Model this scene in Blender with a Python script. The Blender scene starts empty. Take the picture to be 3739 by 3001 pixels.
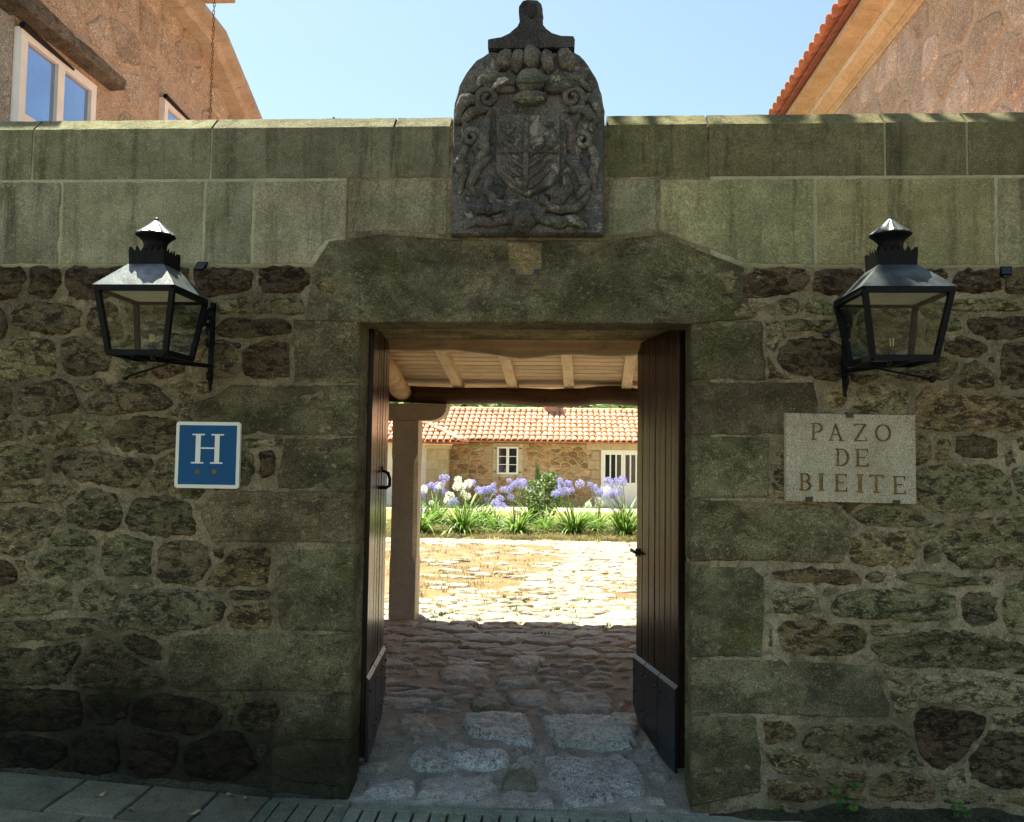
import bpy, bmesh, math, random
from mathutils import Vector, Matrix, noise
random.seed(11)
R = math.radians
sc = bpy.context.scene
col = sc.collection

# ------------------------------------------------------------------ camera
CAM = Vector((0.0, -3.9, 1.6))
PITCH, YAW, ROLL = R(3.2), R(3.2), R(0.8)
fw = Vector((-math.sin(YAW)*math.cos(PITCH), math.cos(YAW)*math.cos(PITCH), math.sin(PITCH)))
ri = Vector((math.cos(YAW), math.sin(YAW), 0)); up = ri.cross(fw)
r2 = ri*math.cos(ROLL)+up*math.sin(ROLL); u2 = -ri*math.sin(ROLL)+up*math.cos(ROLL)
cd = bpy.data.cameras.new('camera'); cam = bpy.data.objects.new('camera', cd); col.objects.link(cam)
cam.matrix_world = Matrix(((r2.x, u2.x, -fw.x, CAM.x), (r2.y, u2.y, -fw.y, CAM.y), (r2.z, u2.z, -fw.z, CAM.z), (0, 0, 0, 1)))
cd.sensor_fit = 'HORIZONTAL'; cd.sensor_width = 36.0; cd.lens = 29.15
cd.clip_start = 0.05; cd.clip_end = 2000
sc.camera = cam

# ------------------------------------------------------------------ light
SUN_EL, SUN_AZ = R(67), R(-35)
sdir = Vector((math.sin(SUN_AZ)*math.cos(SUN_EL), math.cos(SUN_AZ)*math.cos(SUN_EL), math.sin(SUN_EL)))
w = bpy.data.worlds.new('World'); sc.world = w; w.use_nodes = True
wn = w.node_tree; wn.nodes.clear()
sky = wn.nodes.new('ShaderNodeTexSky'); sky.sky_type = 'NISHITA'; sky.sun_disc = False
sky.sun_elevation = SUN_EL; sky.sun_rotation = SUN_AZ; sky.altitude = 100
sky.air_density = 1.0; sky.dust_density = 1.0; sky.ozone_density = 1.0
bg = wn.nodes.new('ShaderNodeBackground'); bg.inputs['Strength'].default_value = 0.062
wo = wn.nodes.new('ShaderNodeOutputWorld')
wn.links.new(sky.outputs[0], bg.inputs[0]); wn.links.new(bg.outputs[0], wo.inputs[0])
sl = bpy.data.lights.new('sun', 'SUN'); sl.energy = 4.5; sl.angle = R(0.53); sl.color = (1, 0.94, 0.84)
so = bpy.data.objects.new('sun', sl); col.objects.link(so)
so.rotation_euler = sdir.to_track_quat('Z', 'Y').to_euler(); so.location = sdir*60
vs = sc.view_settings
vs.view_transform = 'Standard'; vs.look = 'None'; vs.gamma = 1.0; vs.use_curve_mapping = False
vs.exposure = 2.0
vs.use_white_balance = True; vs.white_balance_temperature = 7450; vs.white_balance_tint = -5

# ------------------------------------------------------------------ materials
def mk(name):
    m = bpy.data.materials.new(name); m.use_nodes = True
    nt = m.node_tree; nt.nodes.clear()
    o = nt.nodes.new('ShaderNodeOutputMaterial'); b = nt.nodes.new('ShaderNodeBsdfPrincipled')
    nt.links.new(b.outputs[0], o.inputs[0])
    return m, nt, b
def N(nt, typ, ins=None, **props):
    n = nt.nodes.new(typ)
    for k, v in props.items(): setattr(n, k, v)
    for k, v in (ins or {}).items(): put(nt, n.inputs[k], v)
    return n
def put(nt, sock, v):
    if isinstance(v, bpy.types.NodeSocket): nt.links.new(v, sock)
    else:
        if isinstance(v, tuple) and len(v) == 3 and sock.type == 'RGBA': v = v+(1,)
        sock.default_value = v
def mapr(nt, v, a, b, c=0.0, d=1.0):
    n = N(nt, 'ShaderNodeMapRange', {'Value': v, 'From Min': a, 'From Max': b, 'To Min': c, 'To Max': d}, interpolation_type='SMOOTHSTEP')
    return n.outputs[0]
def mix(nt, f, a, b, blend='MIX'):
    n = N(nt, 'ShaderNodeMix', None, data_type='RGBA', blend_type=blend)
    put(nt, n.inputs[0], f); put(nt, n.inputs[6], a); put(nt, n.inputs[7], b)
    return n.outputs[2]
def mth(nt, op, a, b=0.0):
    n = N(nt, 'ShaderNodeMath', None, operation=op); put(nt, n.inputs[0], a); put(nt, n.inputs[1], b)
    return n.outputs[0]
def nz(nt, vec, scale, detail=5.0, rough=0.6, dist=0.0):
    return N(nt, 'ShaderNodeTexNoise', {'Vector': vec, 'Scale': scale, 'Detail': detail, 'Roughness': rough, 'Distortion': dist}).outputs[0]
def coords(nt, rnd=True, scale=(1, 1, 1)):
    tc = N(nt, 'ShaderNodeTexCoord').outputs['Object']
    mp = N(nt, 'ShaderNodeMapping', {'Vector': tc, 'Scale': scale}).outputs[0]
    if rnd:
        oi = N(nt, 'ShaderNodeObjectInfo').outputs['Random']
        off = mth(nt, 'MULTIPLY', oi, 61.0)
        mp = N(nt, 'ShaderNodeVectorMath', {0: mp, 1: N(nt, 'ShaderNodeCombineXYZ', {0: off, 1: off, 2: off}).outputs[0]}, operation='ADD').outputs[0]
    return mp
def objcol(nt): return N(nt, 'ShaderNodeObjectInfo').outputs['Color']
def bump(nt, h, strength, dist, prev=None):
    ins = {'Height': h, 'Strength': strength, 'Distance': dist}
    n = N(nt, 'ShaderNodeBump', ins)
    if prev is not None: nt.links.new(prev, n.inputs['Normal'])
    return n.outputs[0]

def stone_mat(name, lo, hi, dark=(.012, .011, .009), darkamt=.6, moss=(.05, .055, .018), mossamt=.3, light=(.30, .29, .24), lightamt=.0,
              s=1.0, bs=.6, useobj=True, stain=0.0, rnd=True, grain=.55, dk=(.50, .60), ds=17, damp=0.0, fleck=0.0, broad=0.0, lscale=24, an=(1, 1, 1), fs=70, rgh=.95, spc=.2):
    m, nt, b = mk(name); v = coords(nt, rnd, an)
    base = mix(nt, mapr(nt, nz(nt, v, 4*s, 6, .65), .33, .67), lo, hi)
    base = mix(nt, mth(nt, 'MULTIPLY', mapr(nt, nz(nt, v, 3.1*s, 5, .7, .6), .50, .68), mossamt), base, moss)
    n2 = nz(nt, v, ds*s, 9, .74, .6)
    base = mix(nt, mth(nt, 'MULTIPLY', mapr(nt, n2, dk[0], dk[1]), darkamt), base, dark)
    if lightamt:
        base = mix(nt, mth(nt, 'MULTIPLY', mapr(nt, nz(nt, v, lscale*s, 6, .68, 1.0), .57, .64), lightamt), base, light)
    if stain:
        v2 = coords(nt, False, (9, 9, .8))
        base = mix(nt, mth(nt, 'MULTIPLY', mapr(nt, nz(nt, v2, 1.0, 6, .7), .46, .70), stain), base, dark)
    if fleck:
        base = mix(nt, mth(nt, 'MULTIPLY', mapr(nt, nz(nt, v, fs*s, 6, .75, .8), .53, .66), fleck), base, tuple(min(1, c*2.3+.05) for c in hi))
        base = mix(nt, mth(nt, 'MULTIPLY', mapr(nt, nz(nt, v, fs*.8*s, 7, .75, 1.2), .53, .61), fleck), base, dark)
    if damp or broad:
        ow = coords(nt, False); xyz = N(nt, 'ShaderNodeSeparateXYZ', {0: ow}); big = nz(nt, ow, 1.3, 5, .65)
        if broad: base = mix(nt, mth(nt, 'MULTIPLY', mapr(nt, big, .40, .62), broad), base, tuple(c*.45 for c in lo))
        if damp:
            h_ = mth(nt, 'ADD', xyz.outputs[2], mth(nt, 'MULTIPLY', big, -.9))
            dm = mth(nt, 'MULTIPLY', mapr(nt, h_, .32, -.22), mapr(nt, xyz.outputs[0], .7, -1.3, .12, 1.0))
            base = mix(nt, mth(nt, 'MULTIPLY', dm, damp), base, (.012, .014, .008))
    n4 = nz(nt, v, 150*s, 2, .6)
    g = mapr(nt, n4, .30, .70, 1-grain, 1+grain)
    base = mix(nt, 1.0, base, N(nt, 'ShaderNodeCombineXYZ', {0: g, 1: g, 2: g}).outputs[0], 'MULTIPLY')
    if useobj: base = mix(nt, 1.0, base, objcol(nt), 'MULTIPLY')
    put(nt, b.inputs['Base Color'], base); put(nt, b.inputs['Roughness'], rgh); put(nt, b.inputs['Specular IOR Level'], spc)
    nb = bump(nt, nz(nt, v, 26*s, 9, .75), bs, .03); nb = bump(nt, n4, bs*.8, .006, nb)
    put(nt, b.inputs['Normal'], nb)
    return m
def plain(name, c, rough=.6, metal=0.0, spec=.5, var=.12, ns=30, bs=0.0, useobj=False, c2=None, coat=0.0):
    m, nt, b = mk(name); v = coords(nt, True)
    n = nz(nt, v, ns, 6, .65)
    base = mix(nt, mapr(nt, n, .35, .65), tuple(x*(1-var) for x in c), c2 or tuple(min(1, x*(1+var)) for x in c))
    if useobj: base = mix(nt, 1.0, base, objcol(nt), 'MULTIPLY')
    put(nt, b.inputs['Base Color'], base); put(nt, b.inputs['Roughness'], rough); put(nt, b.inputs['Metallic'], metal)
    put(nt, b.inputs['Specular IOR Level'], spec)
    if coat: put(nt, b.inputs['Coat Weight'], coat); put(nt, b.inputs['Coat Roughness'], .12)
    if bs: put(nt, b.inputs['Normal'], bump(nt, nz(nt, v, ns*2, 6, .7), bs, .01))
    return m
def wood_mat(name, lo, hi, crack, axis=2, rough=.6, spec=.4, bs=.35, f=1.0, useobj=True, rlo=None):
    m, nt, b = mk(name); scl = [26*f]*3; scl[axis] = 1.1*f; v = coords(nt, True, tuple(scl))
    n = nz(nt, v, 1.0, 8, .68, .5); n2 = nz(nt, v, 3.5, 5, .7)
    base = mix(nt, mapr(nt, n, .32, .68), lo, hi)
    base = mix(nt, mapr(nt, n2, .60, .72), base, crack)
    v3 = coords(nt, True, (1, 1, 1)); base = mix(nt, mth(nt, 'MULTIPLY', mapr(nt, nz(nt, v3, 5, 4, .6), .5, .7), .35), base, crack)
    if useobj: base = mix(nt, 1.0, base, objcol(nt), 'MULTIPLY')
    put(nt, b.inputs['Base Color'], base)
    put(nt, b.inputs['Roughness'], mapr(nt, n2, .3, .7, rlo if rlo is not None else rough, rough)); put(nt, b.inputs['Specular IOR Level'], spec)
    put(nt, b.inputs['Normal'], bump(nt, n, bs, .008))
    return m
def glass_mat(name, tint=(.93, .96, .94), refl=.10, rough=.02):
    m = bpy.data.materials.new(name); m.use_nodes = True; nt = m.node_tree; nt.nodes.clear()
    o = nt.nodes.new('ShaderNodeOutputMaterial')
    t = N(nt, 'ShaderNodeBsdfTransparent', {'Color': tint+(1,)}); g = N(nt, 'ShaderNodeBsdfGlossy', {'Roughness': rough})
    d = N(nt, 'ShaderNodeBsdfDiffuse', {'Color': (.6, .6, .55, 1)})
    fa = N(nt, 'ShaderNodeLayerWeight', {'Blend': .5}).outputs['Facing']; fr = mth(nt, 'ADD', mth(nt, 'MULTIPLY', mth(nt, 'POWER', fa, 5.0), .4), .010)
    dust = mapr(nt, nz(nt, coords(nt), 14, 6, .7), .6, .9, 0.0, .006)
    s0 = N(nt, 'ShaderNodeMixShader'); put(nt, s0.inputs[0], dust); nt.links.new(t.outputs[0], s0.inputs[1]); nt.links.new(d.outputs[0], s0.inputs[2])
    s = N(nt, 'ShaderNodeMixShader'); put(nt, s.inputs[0], mth(nt, 'MULTIPLY', fr, refl*10)); nt.links.new(s0.outputs[0], s.inputs[1]); nt.links.new(g.outputs[0], s.inputs[2])
    nt.links.new(s.outputs[0], o.inputs[0])
    return m
def leaf_mat(name, lo, hi, trans=.35, rough=.45, useobj=False):
    m, nt, b = mk(name); v = coords(nt, True)
    base = mix(nt, mapr(nt, nz(nt, v, 9, 4, .6), .35, .65), lo, hi)
    if useobj: base = mix(nt, 1.0, base, objcol(nt), 'MULTIPLY')
    put(nt, b.inputs['Base Color'], base); put(nt, b.inputs['Roughness'], rough); put(nt, b.inputs['Specular IOR Level'], .35)
    o = [n for n in nt.nodes if n.type == 'OUTPUT_MATERIAL'][0]
    t = N(nt, 'ShaderNodeBsdfTranslucent'); put(nt, t.inputs[0], base)
    s = N(nt, 'ShaderNodeMixShader', {0: trans}); nt.links.new(b.outputs[0], s.inputs[1]); nt.links.new(t.outputs[0], s.inputs[2])
    nt.links.new(s.outputs[0], o.inputs[0])
    return m

M = {}
M['rubble'] = stone_mat('rubble_stone', (.20, .172, .10), (.45, .385, .245), dark=(.03, .022, .014), darkamt=.80, moss=(.165, .16, .06), mossamt=.55, bs=1.0, light=(.46, .39, .27), lightamt=.6, lscale=14, ds=13, fleck=.45, fs=34, damp=.8, dk=(.47, .56), an=(1, 1, 1.9), grain=.4)
M['ashlar'] = stone_mat('ashlar_granite', (.235, .222, .15), (.335, .315, .22), dark=(.05, .045, .025), darkamt=.22, moss=(.18, .17, .075), mossamt=.45, bs=.30, stain=.75, grain=.3, fleck=.22, fs=45, broad=.35)
M['quoin'] = stone_mat('quoin_granite', (.098, .083, .045), (.25, .213, .13), dark=(.03, .026, .014), darkamt=.55, moss=(.125, .118, .035), mossamt=.6, bs=.6, grain=.5, light=(.34, .3, .22), lightamt=.15, ds=7, fleck=.36, fs=34, damp=.8, broad=.6, an=(1, 1, 1.4))
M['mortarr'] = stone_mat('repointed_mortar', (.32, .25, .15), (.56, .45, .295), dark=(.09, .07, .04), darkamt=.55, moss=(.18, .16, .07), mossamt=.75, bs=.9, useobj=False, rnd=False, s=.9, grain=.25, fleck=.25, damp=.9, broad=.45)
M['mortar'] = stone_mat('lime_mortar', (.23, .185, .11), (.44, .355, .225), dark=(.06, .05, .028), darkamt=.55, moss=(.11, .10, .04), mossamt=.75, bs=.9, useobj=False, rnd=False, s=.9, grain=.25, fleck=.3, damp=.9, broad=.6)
M['joint'] = stone_mat('pale_joint', (.33, .315, .21), (.45, .42, .29), dark=(.12, .12, .07), darkamt=.25, mossamt=.1, bs=.3, useobj=False, rnd=False, grain=.2)
M['crest'] = stone_mat('lichened_granite', (.085, .083, .08), (.20, .185, .17), dark=(.025, .023, .022), darkamt=.5, moss=(.075, .085, .05), mossamt=.5, light=(.36, .345, .30), lightamt=.85, bs=.8, grain=.4, fleck=.3, lscale=9)
M['cap'] = stone_mat('blackened_granite', (.04, .04, .042), (.09, .085, .085), darkamt=.5, mossamt=.2, bs=.6)
M['floor'] = stone_mat('trodden_earth', (.40, .35, .305), (.57, .51, .45), dark=(.19, .16, .135), darkamt=.4, mossamt=.12, bs=.9, useobj=False, rnd=False, grain=.3)
M['flag'] = stone_mat('worn_flagstone', rgh=.55, spc=.45, lo=(.40, .37, .34), hi=(.62, .58, .545), dark=(.17, .145, .125), ds=30, fleck=.2, darkamt=.5, mossamt=.12, bs=1.0, grain=.4, dk=(.5, .64))
M['flagw'] = stone_mat('pale_flagstone', rgh=.45, spc=.5, lo=(.55, .54, .52), hi=(.85, .84, .82), dark=(.08, .072, .065), darkamt=.75, mossamt=.08, moss=(.25, .22, .18), bs=1.2, grain=.45, dk=(.50, .60), ds=44, fleck=.35)
M['earth'] = stone_mat('dry_grass_earth', (.18, .12, .07), (.30, .215, .135), dark=(.12, .08, .035), darkamt=.4, moss=(.16, .17, .05), mossamt=.5, bs=.8, useobj=False, rnd=False, grain=.4)
M['lawn'] = stone_mat('parched_lawn', (.20, .165, .075), (.31, .265, .135), dark=(.14, .09, .04), darkamt=.35, moss=(.13, .19, .04), mossamt=.85, bs=.8, useobj=False, rnd=False, grain=.4)
M['path'] = stone_mat('pale_path', (.48, .42, .32), (.6, .54, .43), darkamt=.1, mossamt=.05, bs=.3, useobj=False, rnd=False, grain=.2)
M['paving'] = stone_mat('grey_paving', (.145, .13, .09), (.225, .205, .15), darkamt=.2, moss=(.09, .10, .05), mossamt=.25, bs=.3, grain=.3)
M['drain'] = stone_mat('drain_granite', (.22, .23, .20), (.34, .34, .29), darkamt=.2, moss=(.12, .13, .06), mossamt=.3, bs=.5, grain=.35)
M['gutter'] = stone_mat('gutter_dirt', (.05, .048, .03), (.11, .10, .065), darkamt=.4, mossamt=.5, bs=1.0, useobj=False, rnd=False)
M['street'] = stone_mat('street_asphalt', (.045, .045, .042), (.075, .073, .068), darkamt=.2, mossamt=.0, bs=.4, useobj=False, rnd=False)
M['plaque'] = stone_mat('polished_granite', (.36, .305, .215), (.45, .39, .285), darkamt=.08, mossamt=.0, bs=.06, grain=.45, fleck=.14, fs=45, s=1.3)
M['colstone'] = stone_mat('column_granite', (.52, .45, .385), (.62, .55, .48), darkamt=.1, mossamt=.0, bs=.18, grain=.4)
M['hrubble'] = stone_mat('house_rubble', (.27, .18, .10), (.45, .33, .21), dark=(.10, .06, .035), darkamt=.45, mossamt=.0, light=(.5, .45, .36), lightamt=.2, bs=.6, s=.6)
M['hmortar'] = stone_mat('house_mortar', (.38, .275, .17), (.48, .36, .235), darkamt=.12, dark=(.25, .16, .09), mossamt=0, bs=.5, useobj=False, rnd=False, s=.6)
M['hdress'] = stone_mat('dressed_granite', (.44, .36, .25), (.54, .46, .34), darkamt=.08, mossamt=0, bs=.25, grain=.3, s=.8)
M['pinkrubble'] = stone_mat('pink_granite', (.39, .30, .245), (.54, .44, .375), dark=(.18, .13, .10), ds=40, fleck=.6, fs=45, darkamt=.5, mossamt=0, light=(.55, .48, .42), lightamt=.35, bs=.8, s=1.1, grain=.5)
M['pinkmortar'] = stone_mat('pink_mortar', (.36, .265, .21), (.47, .36, .295), dark=(.20, .14, .105), fleck=.5, fs=45, ds=30, darkamt=.45, mossamt=0, bs=.4, useobj=False, rnd=False)
M['cornice'] = stone_mat('ochre_cornice', (.40, .295, .205), (.50, .385, .285), dark=(.27, .19, .125), darkamt=.3, mossamt=0, bs=.35, grain=.25)  # ochre puts the warm light bounced under the mouldings into the colour
M['fillet'] = stone_mat('skylit_cornice', (.52, .45, .40), (.62, .55, .49), dark=(.4, .3, .24), darkamt=.3, mossamt=0, bs=.2, grain=.2)  # paler than the mouldings: sky light on the fillet, put into its colour
M['tile'] = plain('terracotta', (.64, .36, .26), .85, var=.22, ns=7, useobj=True, spec=.2, bs=.2)
M['tilered'] = plain('red_terracotta', (.40, .165, .115), .8, var=.2, ns=9, useobj=True, spec=.2, bs=.2)
M['door'] = wood_mat('varnished_door', (.010, .006, .0045), (.032, .018, .013), (.002, .001, .001), 2, rough=.30, rlo=.12, spec=.4, bs=.22)
M['door'].node_tree.nodes['Principled BSDF'].inputs['IOR'].default_value = 1.3
M['iron'] = plain('painted_iron', (.004, .0045, .006), .5, spec=.14, var=.3, ns=20, bs=.1)
M['kick'] = plain('kick_plate_paint', (.006, .009, .015), .32, spec=.5, var=.2, ns=16, bs=.06)
M['zinc'] = plain('lantern_roof_metal', (.10, .115, .14), .38, metal=.6, spec=.6, var=.35, ns=14, bs=.15)
M['lining'] = plain('cream_lining', (.80, .76, .68), .7, var=.08, ns=12)
M['glass'] = glass_mat('lantern_glass')
M['bulbglass'] = glass_mat('bulb_glass', (.98, .98, .97), .10, .0)
M['filament'] = plain('filament', (.75, .48, .16), .5, var=.1)
M['black'] = plain('black_plastic', (.012, .012, .014), .4, var=.1)
M['blue'] = plain('sign_blue', (.004, .075, .20), .5, spec=.2, var=.04, ns=8)
M['white'] = plain('sign_white', (.72, .72, .64), .4, var=.04, ns=6)
M['star'] = plain('faded_gold', (.12, .10, .05), .6, var=.2)
M['gold'] = plain('gilded_letter', (.12, .08, .025), .34, metal=.6, var=.35, ns=40)
M['pinewood'] = wood_mat('pale_boards', (.62, .44, .27), (.78, .60, .41), (.36, .22, .12), 0, rough=.6, bs=.15, f=.8)
M['rafter'] = wood_mat('rafter_wood', (.62, .45, .27), (.80, .63, .43), (.34, .21, .11), 1, rough=.6, bs=.2)
M['log'] = wood_mat('weathered_log', (.36, .245, .15), (.56, .41, .27), (.08, .05, .03), 0, rough=.75, bs=.7, f=.7)
M['darklog'] = wood_mat('dark_log', (.06, .03, .02), (.14, .075, .05), (.02, .01, .008), 0, rough=.7, bs=.7, f=.7)
M['whitewood'] = plain('white_paint', (.78, .77, .73), .45, var=.04, ns=8)
M['pinkwhite'] = plain('pinkish_white_paint', (.78, .73, .71), .5, var=.05, ns=8)
M['whitewash'] = plain('whitewash', (.74, .73, .70), .9, var=.05, ns=4)
M['pane'] = plain('window_pane', (.02, .025, .03), .03, spec=1.0, var=.2, ns=3)
M['bluepane'] = plain('sky_pane', (.30, .40, .60), .04, metal=.75, spec=1.0, var=.08, ns=3)  # blue tint stands in for sky mirrored in the glass
M['rust'] = plain('rusty_chain', (.16, .075, .04), .7, metal=.3, var=.3, ns=40)
M['leaf'] = leaf_mat('strap_leaf', (.095, .20, .03), (.24, .37, .075))
M['treeleaf'] = leaf_mat('tree_leaf', (.05, .11, .02), (.11, .19, .04))
M['stemm'] = leaf_mat('flower_stem', (.16, .26, .08), (.24, .34, .12), .2)
M['petalb'] = leaf_mat('blue_petal', (.30, .28, .70), (.55, .53, .88), .4, .6)
M['petalw'] = leaf_mat('white_petal', (.78, .80, .72), (.9, .9, .84), .4, .6)
M['shrub'] = leaf_mat('shrub_leaf', (.06, .12, .035), (.16, .24, .07))
M['shrubw'] = leaf_mat('variegated_leaf', (.42, .46, .28), (.62, .64, .42))
M['conifer'] = leaf_mat('conifer_needles', (.07, .14, .055), (.14, .24, .10), .2)
M['hillleaf'] = leaf_mat('wood_foliage', (.045, .10, .022), (.12, .19, .045), .3, .6)
M['grass'] = leaf_mat('dry_grass', (.20, .175, .075), (.32, .275, .14), .25, .7)
M['weed'] = leaf_mat('weed_leaf', (.045, .11, .02), (.09, .17, .035))
M['bark'] = plain('bark', (.12, .09, .06), .9, var=.3, ns=20, bs=.6)
M['deadleaf'] = plain('dead_leaf', (.3, .24, .12), .8, var=.3)
M['darkroom'] = plain('dark_room', (.02, .018, .016), .9, var=.1)

# ------------------------------------------------------------------ builders
def base_of(o):
    while o.parent: o = o.parent
    return o.location.copy()
def tag(o, label=None, cat=None, group=None, kind=None):
    if label: o['label'] = label
    if cat: o['category'] = cat
    if group: o['group'] = group
    if kind: o['kind'] = kind
    return o
def thing(name, label, cat, loc=(0, 0, 0), group=None):
    o = bpy.data.objects.new(name, None); col.objects.link(o); o.location = loc; o.empty_display_size = .1
    return tag(o, label, cat, group)
def link(name, me, parent=None, loc=None, rot=None, color=None, scale=None):
    o = bpy.data.objects.new(name, me); col.objects.link(o)
    if parent is not None: o.parent = parent
    if loc is not None: o.location = loc
    if rot is not None: o.rotation_euler = rot
    if scale is not None: o.scale = scale
    if color is not None: o.color = (color[0], color[1], color[2], 1)
    return o
class MB:
    def __init__(s): s.v = []; s.f = []; s.mi = []
    def add(s, vs, fs, mi=0):
        n = len(s.v); s.v += [tuple(x) for x in vs]; s.f += [tuple(i+n for i in f) for f in fs]; s.mi += [mi]*len(fs); return s
    def box(s, x0, x1, y0, y1, z0, z1, mi=0):
        return s.add([(x0, y0, z0), (x1, y0, z0), (x1, y1, z0), (x0, y1, z0), (x0, y0, z1), (x1, y0, z1), (x1, y1, z1), (x0, y1, z1)],
                     [(0, 3, 2, 1), (4, 5, 6, 7), (0, 1, 5, 4), (1, 2, 6, 5), (2, 3, 7, 6), (3, 0, 4, 7)], mi)
    def fbox(s, F, a0, a1, b0, b1, h0, h1, mi=0):
        return s.prism([(a0, b0), (a1, b0), (a1, b1), (a0, b1)], F, h0, h1, mi)
    def prism(s, poly, F, h0, h1, mi=0):
        n = len(poly); vs = [F(a, b, h0) for a, b in poly]+[F(a, b, h1) for a, b in poly]
        fs = [tuple(range(n)), tuple(range(2*n-1, n-1, -1))]+[(i, i+n, (i+1) % n+n, (i+1) % n) for i in range(n)]
        return s.add(vs, fs, mi)
    def tube(s, pts, rad, seg=8, mi=0, caps=True):
        pts = [Vector(p) for p in pts]; n = len(pts)
        if not isinstance(rad, (list, tuple)): rad = [rad]*n
        vs = []; ref = None
        for i, p in enumerate(pts):
            t = (pts[min(i+1, n-1)]-pts[max(i-1, 0)]).normalized()
            if ref is None: ref = Vector((0, 0, 1)) if abs(t.z) < .9 else Vector((1, 0, 0))
            a = ref.cross(t).normalized(); b = t.cross(a); ref = b
            for k in range(seg):
                q = 2*math.pi*k/seg; vs.append(p+(a*math.cos(q)+b*math.sin(q))*rad[i])
        fs = [(i*seg+k, i*seg+(k+1) % seg, (i+1)*seg+(k+1) % seg, (i+1)*seg+k) for i in range(n-1) for k in range(seg)]
        if caps: fs += [tuple(range(seg-1, -1, -1)), tuple(range((n-1)*seg, n*seg))]
        return s.add(vs, fs, mi)
    def lathe(s, prof, c, seg=16, mi=0, wob=None):
        vs = []
        for j, (r, z) in enumerate(prof):
            for k in range(seg):
                q = 2*math.pi*k/seg; rr = r*(1+(wob(j, k) if wob else 0)); vs.append((c[0]+rr*math.cos(q), c[1]+rr*math.sin(q), c[2]+z))
        n = len(prof)
        fs = [(i*seg+k, i*seg+(k+1) % seg, (i+1)*seg+(k+1) % seg, (i+1)*seg+k) for i in range(n-1) for k in range(seg)]
        fs += [tuple(range(seg-1, -1, -1)), tuple(range((n-1)*seg, n*seg))]
        return s.add(vs, fs, mi)
    def blob(s, c, rad, nu=14, nv=9, amp=.12, fr=3.0, seed=0.0):
        vs = []
        for j in range(nv+1):
            th = math.pi*j/nv
            for i in range(nu):
                ph = 2*math.pi*i/nu; d = Vector((math.sin(th)*math.cos(ph), math.sin(th)*math.sin(ph), math.cos(th)))
                k = 1+amp*noise.noise(d*fr+Vector((seed, seed*2, 7)))*2
                vs.append((c[0]+d.x*rad[0]*k, c[1]+d.y*rad[1]*k, c[2]+d.z*rad[2]*k))
        fs = [(j*nu+i, j*nu+(i+1) % nu, (j+1)*nu+(i+1) % nu, (j+1)*nu+i) for j in range(nv) for i in range(nu)]
        return s.add(vs, fs)
    def mesh(s, name, mats, smooth=False, off=None, fix=True):
        if off is not None and off.length > 0: vv = [(a-off.x, b-off.y, c-off.z) for a, b, c in s.v]
        else: vv = s.v
        me = bpy.data.meshes.new(name); me.from_pydata(vv, [], s.f)
        for m in (mats if isinstance(mats, (list, tuple)) else [mats]): me.materials.append(m)
        if any(s.mi): me.polygons.foreach_set('material_index', s.mi)
        if fix:
            bm = bmesh.new(); bm.from_mesh(me); bmesh.ops.remove_doubles(bm, verts=bm.verts, dist=1e-5)
            bmesh.ops.recalc_face_normals(bm, faces=bm.faces); bm.to_mesh(me); bm.free()
        if smooth: me.polygons.foreach_set('use_smooth', [True]*len(me.polygons))
        me.update(); return me
    def obj(s, name, mats, parent=None, smooth=False, color=None, origin=None, fix=True):
        off = base_of(parent) if parent is not None else (Vector(origin) if origin is not None else None)
        me = s.mesh(name, mats, smooth, off, fix)
        return link(name, me, parent, None if parent is not None or origin is None else origin, None, color)

def nv(x, y, z, f=1.0): return noise.noise(Vector((x*f, y*f, z*f)))
def centroid(p): return (sum(a for a, b in p)/len(p), sum(b for a, b in p)/len(p))
def chaikin(p, k=.13):
    o = []
    for i in range(len(p)):
        a, b = p[i], p[(i+1) % len(p)]
        o += [(a[0]+(b[0]-a[0])*k, a[1]+(b[1]-a[1])*k), (b[0]+(a[0]-b[0])*k, b[1]+(a[1]-b[1])*k)]
    return o
def dense(p, L):
    o = []
    for i in range(len(p)):
        a, b = p[i], p[(i+1) % len(p)]; n = max(1, int(math.hypot(b[0]-a[0], b[1]-a[1])/L))
        o += [(a[0]+(b[0]-a[0])*k/n, a[1]+(b[1]-a[1])*k/n) for k in range(n)]
    return o
def inside(pt, poly):
    x, y = pt; c = False; n = len(poly); j = n-1
    for i in range(n):
        if (poly[i][1] > y) != (poly[j][1] > y) and x < (poly[j][0]-poly[i][0])*(y-poly[i][1])/(poly[j][1]-poly[i][1]+1e-12)+poly[i][0]: c = not c
        j = i
    return c
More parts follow.
